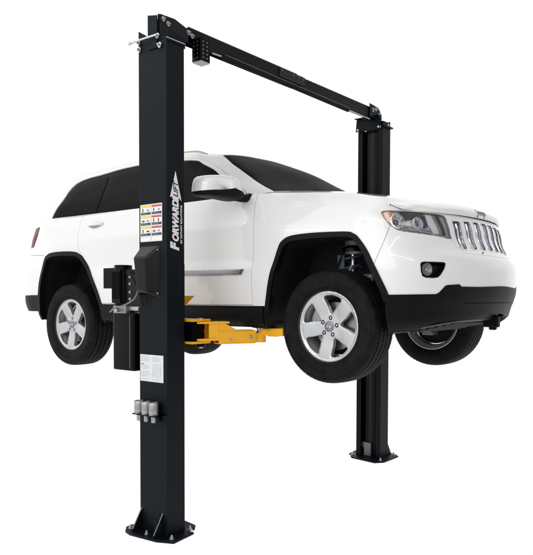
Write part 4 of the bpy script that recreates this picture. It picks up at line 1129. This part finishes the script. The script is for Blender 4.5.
# limit switch box hanging below the beam, perforated sides
mb = MB(); mb.box((-.955, -1.235, 3.345), (-.870, -1.140, 3.505), M['black'])
for i in range(5):
    for j in (0, 1):
        mb.box((-.8705, -1.213+j*.040, 3.366+i*.028), (-.8690, -1.205+j*.040, 3.373+i*.028), M['steel'])
        mb.box((-.940+j*.035, -1.2365, 3.365+i*.028), (-.932+j*.035, -1.2348, 3.373+i*.028), M['grey_plate'])
mb.box((-.953, -1.233, 3.338), (-.872, -1.142, 3.346), M['pump'])
mb.build('limit_switch_box', beam, bevel=.0015)

# ---- head of the far column
def fT(x, y): return (x, y)
mb = MB()
mb.prism([(X0-.02, 3.375), (X0-.012, 3.487), (X0+.0, 3.500), (-.905, 3.488), (-.895, 3.475), (-.902, 3.37)], 0, .006, M['column'], frame((0, 1.375, 0), (1, 0, 0), (0, 0, 1)))
mb.box((X0-.015, 1.33, 3.4985), (-.90, 1.40, 3.506), M['column'])
mb.box((X0+.001, 1.541, TOP+.0003), (X1-.001, 1.5495, 3.470), M['column'])
mb.prism([(1.25, 3.478), (1.49, 3.478), (1.49, 3.535), (1.42, 3.60), (1.25, 3.61)], 0, .007, M['column'], frame((-.958, 0, 0), (0, 1, 0), (0, 0, 1)))
mb.prism([(1.25, 3.478), (1.49, 3.478), (1.49, 3.535), (1.42, 3.60), (1.25, 3.61)], 0, .007, M['column'], frame((-1.03, 0, 0), (0, 1, 0), (0, 0, 1)))
mb.box((-.955, 1.40, TOP-.02), (-.882, 1.54, 3.455), M['column'])
mb.box((X1-.006, 1.38, 3.395), (X1+.026, 1.56, 3.410), M['column'])
fh = lb(mb, 'column_header', far, bevel=.002)
mb = MB()
for p_, d_ in [((x, 1.373, z), (0, -1, 0)) for (x, z) in ((X0+.012, 3.392), (-.915, 3.392))]+[((-.951, y, z), (1, 0, 0)) for (y, z) in ((1.31, 3.555), (1.37, 3.575), (1.44, 3.53))]+[((-.862, 1.47, 3.41), (0, 0, 1))]:
    mb = MB(); mb.bolt(p_, d_, .012, M['steel'], .008); mb.build('header_bolt', fh, angle=30)

# ---- decals on the near column
def quad(mb, x0, z0, x1, z1, m, d=0.0):      # on the outer (-y) face
    y = Y0-.0012-d; mb.add([(x0, y, z0), (x1, y, z0), (x1, y, z1), (x0, y, z1)], [(0, 1, 2, 3)], m)
mb = MB()
dx0, dx1, dz0, dz1 = -1.152, -.928, 2.050, 2.309
mb.box((dx0, Y0-.0016, dz0), (dx1, Y0-.0004, dz1), M['card'])
rows = 3; cw = (dx1-dx0)/2; ch = .070
for c_ in range(2):
    for r_ in range(3):
        a = dx0+c_*cw+.006; b = a+cw-.012; tz = dz1-.008-r_*(ch+.003)
        quad(mb, a, tz-.014, b, tz, M['yellow_ink'] if c_ == 0 else M['red_ink'], .0008)
        quad(mb, a, tz-.046, b, tz-.0155, M['white'], .0008)
        quad(mb, a, tz-.064, b, tz-.047, M['ink'] if (r_+c_) % 2 else M['ink'], .0008)
        rr = random.Random(r_*5+c_)
        for k in range(3):      # caption text bars
            quad(mb, a+.006, tz-.051-k*.0045, a+.006+rr.uniform(.04, .085), tz-.0495-k*.0045, M['grey_ink'], .0014)
        for k in range(2):      # pictograms: a car body on arms / post
            px_ = a+.010+k*.048; pz = tz-.040
            if rr.random() < .35:
                quad(mb, px_+.006, pz-.003, px_+.016, pz+.020, M['ink'], .0014)
                quad(mb, px_+.016, pz+.004, px_+.026, pz+.008, M['grey_ink'], .0014)
            else:
                quad(mb, px_, pz+.002, px_+.032, pz+.009, M['grey_ink'] if rr.random() < .5 else M['ink'], .0014)
                quad(mb, px_+.008, pz+.009, px_+.023, pz+.015, M['grey_ink'], .0014)
                quad(mb, px_+.013, pz-.003, px_+.018, pz+.002, M['red_ink'] if c_ else M['ink'], .0014)
    quad(mb, dx0+c_*cw+.006, dz0+.006, dx0+c_*cw+cw-.006, dz0+.030, M['white'], .0008)
quad(mb, dx0+cw-.0006, dz0+.004, dx0+cw+.0006, dz1-.004, M['grey_ink'], .0010)
lb(mb, 'warning_decal', near, smooth=False)
mb = MB(); ex0, ex1, ez0, ez1 = -1.159, -.920, 1.073, 1.261
mb.box((ex0, Y0-.0016, ez0), (ex1, Y0-.0004, ez1), M['card'])
rr = random.Random(11)
for c_ in range(2):
    xa = ex0+.010+c_*.115
    for k in range(16):
        z = ez1-.014-k*.0104
        if c_ == 1 and 6 <= k <= 13:
            for j in range(5): quad(mb, xa+j*.020+rr.uniform(0, .006), z-.004, xa+j*.020+.010+rr.uniform(0, .004), z, M['grey_ink'], .0008)
        elif k == 5 and c_ == 0: quad(mb, xa, z-.004, xa+.030, z+.001, M['ink'], .0008)
        elif k % 5 != 4: quad(mb, xa, z-.0022, xa+rr.uniform(.06, .10), z, M['grey_ink'], .0008)
lb(mb, 'instruction_label', near, smooth=False)
# maker's lettering running up the +x face
def wall_text(body, size, m, name, y_base, z0, length, shear=0.0, bold=0.0, height=None):
    me = text_mesh(body, size, m, name, None, shear=shear, bold=bold, extr=.0004)
    xs = [v.co.x for v in me.vertices]; ys = [v.co.y for v in me.vertices]
    a, b = min(xs), max(xs); c0, d0 = min(ys), max(ys); h = height or (d0-c0)
    for v in me.vertices:
        s_ = (v.co.x-a)/(b-a)*length; w = (v.co.y-c0)/(d0-c0)*h
        # text runs upward; its top points to the left (towards -y)
        v.co = Vector((X1+.0012+v.co.z, y_base-w, z0+s_))
    me.update(); o = link(name, me, near); o.location = (0, 0, 0)
    return o
# coordinates of the column's children are the lift's (column origin sits at the scene origin)
wall_text('F', .1, M['white'], 'logo_lettering', -1.438, 1.985, .062, shear=.25, bold=.0062, height=.082)
wall_text('ORWARD', .1, M['white'], 'logo_lettering', -1.440, 2.048, .288, shear=.25, bold=.0062, height=.062)
wall_text('BY ROTARY SOLUTIONS', .03, M['white'], 'logo_strapline', -1.4085, 2.038, .262, height=.017, bold=.0006)
mb = MB()
ar = [(-1.470, 2.530), (-1.521, 2.348), (-1.500, 2.352), (-1.500, 2.338), (-1.441, 2.322), (-1.441, 2.352), (-1.414, 2.328)]
Fx = frame((X1+.0008, 0, 0), (0, 1, 0), (0, 0, 1))
mb.prism(ar, 0, .0006, M['white'], Fx)
mb.build('logo_arrow', near, smooth=False)
wall_text('LIFT', .1, M['ink'], 'logo_lettering', -1.447, 2.352, .112, shear=.25, bold=.003, height=.045)

M['cover'] = mat('satin_black_cover', (.0015, .0015, .0015), .22, spec=.25, var=.1)
# ---- lock cover on the outer face
mb = MB()
def hexa(v, m): mb.add(v, [(0, 3, 2, 1), (4, 5, 6, 7), (0, 1, 5, 4), (1, 2, 6, 5), (2, 3, 7, 6), (3, 0, 4, 7)], m)
yb = Y0-.001
zb, z1_, z2_ = 1.664, 1.953, 2.02
pr2 = [(X0+.012, X1-.068), (.0, .0)]
# back outline on the column, front outline raised and narrower: a folded cover with a sloping top
B_ = [(-1.150, zb), (-.948, zb), (-.948, 2.005), (-.962, 2.018), (-1.150, 2.018)]
Fv = [(-1.150, zb+.06), (-1.035, zb+.06), (-1.035, 1.925), (-1.150, 1.925)]
vs = [(-1.152, yb, zb), (-.955, yb, zb), (-.955, yb, 2.018), (-1.152, yb, 2.018),
      (-1.135, yb-.052, zb+.050), (-1.035, yb-.052, zb+.030), (-1.020, yb-.070, 1.938), (-1.152, yb-.070, 1.938)]
mb.add(vs, [(0, 1, 5, 4), (1, 2, 6, 5), (2, 3, 7, 6), (3, 0, 4, 7), (4, 5, 6, 7)], M['cover'])
cv = lb(mb, 'lock_cover', None, bevel=.013, seg=4)
for (x, z) in ((-.967, 1.99), (-.967, 1.69)):
    mb = MB(); mb.bolt((x-0, yb-.006, z), (0, -1, 0), .004, M['steel'], .003); mb.build('cover_screw', cv)

M['pump_dark'] = mat('dull_cast_aluminium', (.30, .31, .32), .5, metal=.7, var=.3, nscale=60)
M['hose'] = mat('grey_hose', (.16, .16, .165), .35)
# ---- power unit beside the near column
mb = MB()
yA, yB = -1.535, -1.405
mb.box((-1.665, yA+.01, 1.728), (-1.545, yB, 1.880), M['black'])
mb.box((-1.555, yA, 1.62), (-1.455, yB+.01, 1.868), M['black'])
for k in range(7): mb.box((-1.548+k*.013, yA-.006, 1.65), (-1.542+k*.013, yA, 1.85), M['rubber'])
mb.cyl((-1.50, -1.47, 1.60), (-1.50, -1.47, 1.90), .066, M['black'], 28)
pu = lb(mb, 'power_unit', None, bevel=.006, seg=2); pu.location = pu.location+Vector((.058, 0, 0))
mb = MB(); mb.box((-1.455, -1.500, 1.600), (X0+.0, -1.490, 1.865), M['column_gloss'])
for z in (1.65, 1.70, 1.76, 1.81): mb.bolt((-1.385, -1.502, z), (0, -1, 0), .006, M['steel'], .004)
for z in (1.64, 1.83): mb.bolt((-1.20, -1.502, z), (0, -1, 0), .006, M['steel'], .004)
mb.tube(smooth_curve([(-1.30, -1.515, 1.84), (-1.25, -1.53, 1.83), (-1.22, -1.53, 1.79)], 5), .009, M['rubber'], 8)
mb.build('mounting_plate', pu, bevel=.001)
mb = MB(); mb.box((-1.545, -1.530, 1.545), (-1.40, -1.42, 1.602), M['pump_dark']); mb.cyl((-1.455, -1.54, 1.57), (-1.455, -1.58, 1.57), .014, M['pump'], 16)
mb.cyl((-1.47, -1.475, 1.49), (-1.47, -1.475, 1.55), .045, M['pump'], 24); mb.box((-1.40, -1.50, 1.565), (-1.30, -1.44, 1.595), M['pump'])
mb.build('pump_block', pu, bevel=.004)
mb = MB(); rt = .0
tk = []
w0, w1, t0_, t1_ = -1.560, -1.31, 1.128, 1.548; cy0 = -1.455; dy = .075; rr_ = .03
def rrect(x0, x1, y0, y1, r, n=6):
    o = []
    for (cx, cy, a0) in ((x1-r, y1-r, 0), (x0+r, y1-r, 90), (x0+r, y0+r, 180), (x1-r, y0+r, 270)):
        for k in range(n+1): a = R(a0+90*k/n); o.append((cx+r*math.cos(a), cy+r*math.sin(a)))
    return o
mb.prism(rrect(w0, w1, cy0-dy, cy0+dy, .028), t0_, t1_, M['black'])
mb.build('fluid_tank', pu, bevel=.012, seg=3)
mb = MB(); mb.tube([(w0+.205, cy0-dy-.001, t0_+.02), (w0+.205, cy0-dy-.001, t1_-.02)], .003, M['grey_plate'], 6); mb.cyl((w0+.16, cy0-.02, t1_), (w0+.16, cy0-.02, t1_+.02), .018, M['rubber'], 16); mb.build('tank_seam', pu)
mb = MB(); mb.tube(smooth_curve([(-1.235, -1.535, 1.80), (-1.225, -1.56, 1.72), (-1.26, -1.57, 1.65), (-1.36, -1.58, 1.605), (-1.455, -1.585, 1.585), (-1.53, -1.57, 1.555)], 6), .006, M['hose'], 10)
mb.build('hydraulic_hose', pu)
mb = MB(); mb.tube(smooth_curve([(-1.40, -1.52, 1.85), (-1.30, -1.55, 1.80), (-1.20, -1.575, 1.70), (-1.16, -1.57, 1.60)], 6), .007, M['rubber'], 8); mb.build('power_cable', pu)

# ---- adapter rack
mb = MB()
mb.box((-1.165, Y0-.006, .780), (-.875, Y0-.0008, .905), M['black'])
mb.box((-1.166, Y0-.074, .842), (-.925, Y0-.004, .850), M['black'])
lb(mb, 'adapter_rack', near, bevel=.003)
adl = ['silver extension adapter standing at the left end of the rack on the near column',
       'silver extension adapter standing in the middle of the rack on the near column',
       'silver extension adapter standing at the right end of the rack on the near column']
M['adapter'] = mat('worn_steel', (.36, .365, .37), .36, metal=.8, var=.3, nscale=60, bump=.2, bscale=150)
for k, x in enumerate((-1.128, -1.052, -.976)):
    mb = MB(); T = Matrix.Translation((0, 0, -.072))
    mb.lathe([(.0155, .020), (.017, .024), (.0185, .070), (.0335, .0715), (.0345, .0745), (.0345, .157), (.033, .160), (.027, .160), (.026, .135), (.0001, .135)], M['adapter'], T, 40)
    mb.lathe([(.0347, .090), (.0352, .092), (.0347, .094)], M['steel'], T, 40, cap=False)
    mb.lathe([(.0347, .146), (.0352, .148), (.0347, .150)], M['steel'], T, 40, cap=False)
    o = mb.build('extension_adapter', None, angle=35)
    o.location = (x, Y0-.040, .8505)
    tag(o, adl[k], 'lift adapter', 'extension adapters in the column rack')

# ---- carriages and swing arms
def carriage(T):
    mb = MB()
    mb.box((X0+.055, Y1-.05, 1.28), (X1-.055, Y1+.055, 1.90), M['black'], T)
    mb.box((X0-.06, Y1+.02, 1.335), (X1+.06, Y1+.20, 1.352), M['yellow'], T)
    mb.box((X0-.06, Y1+.02, 1.492), (X1+.06, Y1+.20, 1.509), M['yellow'], T)
    mb.box((X0-.03, Y1+.03, 1.352), (X1+.045, Y1+.150, 1.492), M['black'], T)
    for z in (1.375, 1.42, 1.46): mb.box((X0+.03, Y1+.150, z), (X0+.09, Y1+.153, z+.02), M['grey_plate'], T)
    for x in (X0-.02, X1+.02): mb.cyl(T @ Vector((x, Y1+.14, 1.30)), T @ Vector((x, Y1+.14, 1.515)), .019, M['steel'])
    for x in (X0-.02, X1+.02): mb.cyl(T @ Vector((x, Y1+.14, 1.31)), T @ Vector((x, Y1+.14, 1.335)), .034, M['black'])
    return lb(mb, 'carriage', bevel=.003)
def arm(p0, p1, ext=.30, tip=False):
    """swing arm from the carriage pin p0 to the pad p1 (plan coordinates)"""
    a = Vector((p0[0], p0[1], 0)); b = Vector((p1[0], p1[1], 0)); L = (b-a).length; d = (b-a)/L; stub = tip
    T = Matrix.Translation(a) @ Matrix.Rotation(math.atan2(d.y, d.x), 4, 'Z')
    mb = MB(); h0, h1 = 1.328, 1.425; w = .055; Lo = L-ext*.45
    # clevis plates
    for z in (1.3545, 1.4755):
        mb.prism([(-.05, -.05), (.03, -.062), (.20, -w), (.20, w), (.03, .062), (-.05, .05)], z, z+.0145, M['yellow'], T)
    mb.box((.10, -w, 1.3545), (.118, w, 1.489), M['yellow'], T)
    # sloping top gusset
    for sy in (-1, 1):
        y_ = sy*(w-.008)
        Tq = T @ Matrix(((1, 0, 0, 0), (0, 0, 1, y_-.005), (0, 1, 0, 0), (0, 0, 0, 1)))
        mb.prism([(.045, 1.3546), (.045, 1.489), (.145, 1.489), (.255, 1.43), (.255, 1.42), (.125, 1.42), (.117, 1.3546)], 0, .010, M['yellow'], Tq)
    # hollow outer tube
    t = .007; z0, z1 = h0, h1
    for (y0, y1, za, zb_) in ((-w, w, z0, z0+t), (-w, w, z1-t, z1), (-w, -w+t, z0+t, z1-t), (w-t, w, z0+t, z1-t)):
        mb.box((.118, y0, za), (Lo, y1, zb_), M['yellow'], T)
    o = lb(mb, 'swing_arm', bevel=.0025)
    mb = MB()
    if stub:
        Ts = Matrix.Translation((b.x, b.y, 0)); mb.box((.03, -.03, 1.385), (.24, .03, 1.438), M['yellow'], Ts); mb.box((.10, -.034, 1.379), (.17, .034, 1.392), M['yellow'], Ts)
    mb.box((Lo-.12, -w+.011, z0+.012), (L+.015, w-.011, z1-.022), M['yellow'], T); mb.lathe([(.048, 0), (.048, .062)], M['yellow'], T @ Matrix.Translation((L, 0, 1.332)), 32)
    mb.build('arm_extension', o, bevel=.003)
    mb = MB(); mb.bolt(T @ Vector((Lo-.04, -w-.001, 1.375)), T.to_3x3() @ Vector((0, -1, 0)), .008, M['steel'], .01); mb.bolt(T @ Vector((L*.45, -w-.001, 1.36)), T.to_3x3() @ Vector((0, -1, 0)), .006, M['steel'], .004)
    mb.build('arm_bolts', o)
    zt = 1.468-.017
    mb = MB(); Tp = T @ Matrix.Translation((L, 0, 0))
    mb.lathe([(.026, 1.340), (.026, 1.415), (.020, 1.417), (.020, zt-.02), (.030, zt-.018), (.030, zt-.012)], M['steel'], Tp, 24); mb.lathe([(.050, zt-.012), (.055, zt-.009), (.055, zt-.001), (.050, zt)], M['rubber'], Tp, 32)
    mb.build('lift_pad', o, angle=30)
    return o
cg = carriage(T0); carriage(TF)
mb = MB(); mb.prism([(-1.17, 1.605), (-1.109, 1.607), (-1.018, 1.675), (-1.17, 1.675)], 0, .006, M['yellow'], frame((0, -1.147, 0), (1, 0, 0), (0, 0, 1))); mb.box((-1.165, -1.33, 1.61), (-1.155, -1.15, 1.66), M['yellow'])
mb.build('yellow_reflection_plate', cg, bevel=.001)  # added plate standing in for a yellow reflection in the lower door
arm((X1+.02, Y1+.14), (-.655, -.835), .12, True)
arm((X0-.02, Y1+.14), (-1.90, -.78), .5)
arm((X1+.02, -Y1-.14), (-.42, .70), .40)
arm((X0-.02, -Y1-.14), (-1.78, .70), .5)

# ================================================================== surroundings, light and camera
m, n_, l_, b_ = new_mat('glowing_white_floor'); n_.remove(b_)
out = [x for x in n_ if x.type == 'OUTPUT_MATERIAL'][0]
em = n_.new('ShaderNodeEmission'); em.inputs['Strength'].default_value = 1.02  # floor glows by itself, added fill for the lower doors
nz = n_.new('ShaderNodeTexNoise'); nz.inputs['Scale'].default_value = .6; mr = n_.new('ShaderNodeMapRange'); mr.inputs['To Min'].default_value = 1.0; mr.inputs['To Max'].default_value = 1.04
l_.new(nz.outputs['Fac'], mr.inputs['Value']); l_.new(mr.outputs[0], em.inputs['Strength']); l_.new(em.outputs[0], out.inputs['Surface'])
me = bpy.data.meshes.new('ground'); me.from_pydata([(-5.5, -2.9, 0), (1.9, -2.9, 0), (4.5, 8, 0), (-9, 8, 0)], [], [(0, 1, 2, 3)]); me.materials.append(m)
g = link('ground', me); g.location = (0, 0, -.002); tag(g, 'plain self-glowing white floor under the lift', kind='structure')

w = bpy.data.worlds.new('World'); scene.world = w; w.use_nodes = True
N = w.node_tree.nodes; Lk = w.node_tree.links
bg = N['Background']
tc = N.new('ShaderNodeTexCoord')
def vdot(vec):
    d = N.new('ShaderNodeVectorMath'); d.operation = 'DOT_PRODUCT'; d.inputs[1].default_value = vec; Lk.new(tc.outputs['Generated'], d.inputs[0]); return d.outputs['Value']
def ramp(val, a, b, lo=0.0, hi=1.0, interp='SMOOTHSTEP'):
    r = N.new('ShaderNodeMapRange'); r.interpolation_type = interp
    r.inputs['From Min'].default_value = a; r.inputs['From Max'].default_value = b; r.inputs['To Min'].default_value = lo; r.inputs['To Max'].default_value = hi
    Lk.new(val, r.inputs['Value']); return r.outputs[0]
def op(o, a, b):
    q = N.new('ShaderNodeMath'); q.operation = o
    for i, x in enumerate((a, b)):
        if isinstance(x, (int, float)): q.inputs[i].default_value = x
        else: Lk.new(x, q.inputs[i])
    return q.outputs[0]
VD = (-math.sin(YAW), math.cos(YAW), 0)
back = ramp(vdot(VD), .55, .72)                     # plain white background behind the lift
zz = vdot((0, 0, 1))
env_level = op('MULTIPLY', ramp(zz, W_Z0, W_Z1, W_LO, W_HI), ramp(zz, .72, .985, 1.0, .12))                 # made-up surroundings: brighter upward, dark overhead to grade the windows
nz = N.new('ShaderNodeTexNoise'); nz.inputs['Scale'].default_value = 2.2; nz.inputs['Detail'].default_value = 2; Lk.new(tc.outputs['Generated'], nz.inputs['Vector'])
env_level = op('MULTIPLY', env_level, ramp(nz.outputs['Fac'], .3, .7, .82, 1.18))
side_ = ramp(vdot((1, 0, 0)), -.3, .9, 1.0, W_SIDE)     # surroundings dimmed ahead of the car to darken faces turned there
env_level = op('MULTIPLY', env_level, side_)
mix = N.new('ShaderNodeMix'); mix.data_type = 'FLOAT'; Lk.new(back, mix.inputs['Factor']); Lk.new(env_level, mix.inputs['A']); mix.inputs['B'].default_value = 1.05
bg.inputs['Color'].default_value = (1, 1, 1, 1); Lk.new(mix.outputs['Result'], bg.inputs['Strength'])
def area(name, loc, tgt, sx_, sy_, power, colr=(1, 1, 1)):
    L = bpy.data.lights.new(name, 'AREA'); L.shape = 'RECTANGLE'; L.size = sx_; L.size_y = sy_; L.energy = power; L.color = colr
    o = bpy.data.objects.new(name, L); col.objects.link(o); o.location = loc
    o.rotation_euler = (Vector(tgt)-Vector(loc)).to_track_quat('-Z', 'Y').to_euler(); return o
for a in LIGHTS: area(*a)

cd = bpy.data.cameras.new('camera'); cam = bpy.data.objects.new('camera', cd); col.objects.link(cam); scene.camera = cam
cam.location = (CAMX, CAMY, CAMH)
fw = Vector((-math.sin(YAW)*math.cos(PITCH), math.cos(YAW)*math.cos(PITCH), -math.sin(PITCH)))
qt = fw.to_track_quat('-Z', 'Y').to_matrix().to_4x4()
cam.matrix_world = Matrix.Translation(cam.location) @ qt @ Matrix.Rotation(ROLL, 4, 'Z')
cd.sensor_fit = 'HORIZONTAL'; cd.sensor_width = 36; cd.lens = 36*FPX/533; cd.shift_y = (CY-277.5)/533; cd.clip_end = 200; cd.clip_start = .05
scene.view_settings.view_transform = 'Standard'; scene.view_settings.look = 'None'; scene.view_settings.exposure = 0; scene.view_settings.gamma = 1
scene.render.engine = 'CYCLES'; scene.cycles.max_bounces = 8; scene.cycles.transparent_max_bounces = 12; scene.cycles.use_denoising = True
scene.cycles.sample_clamp_indirect = 6
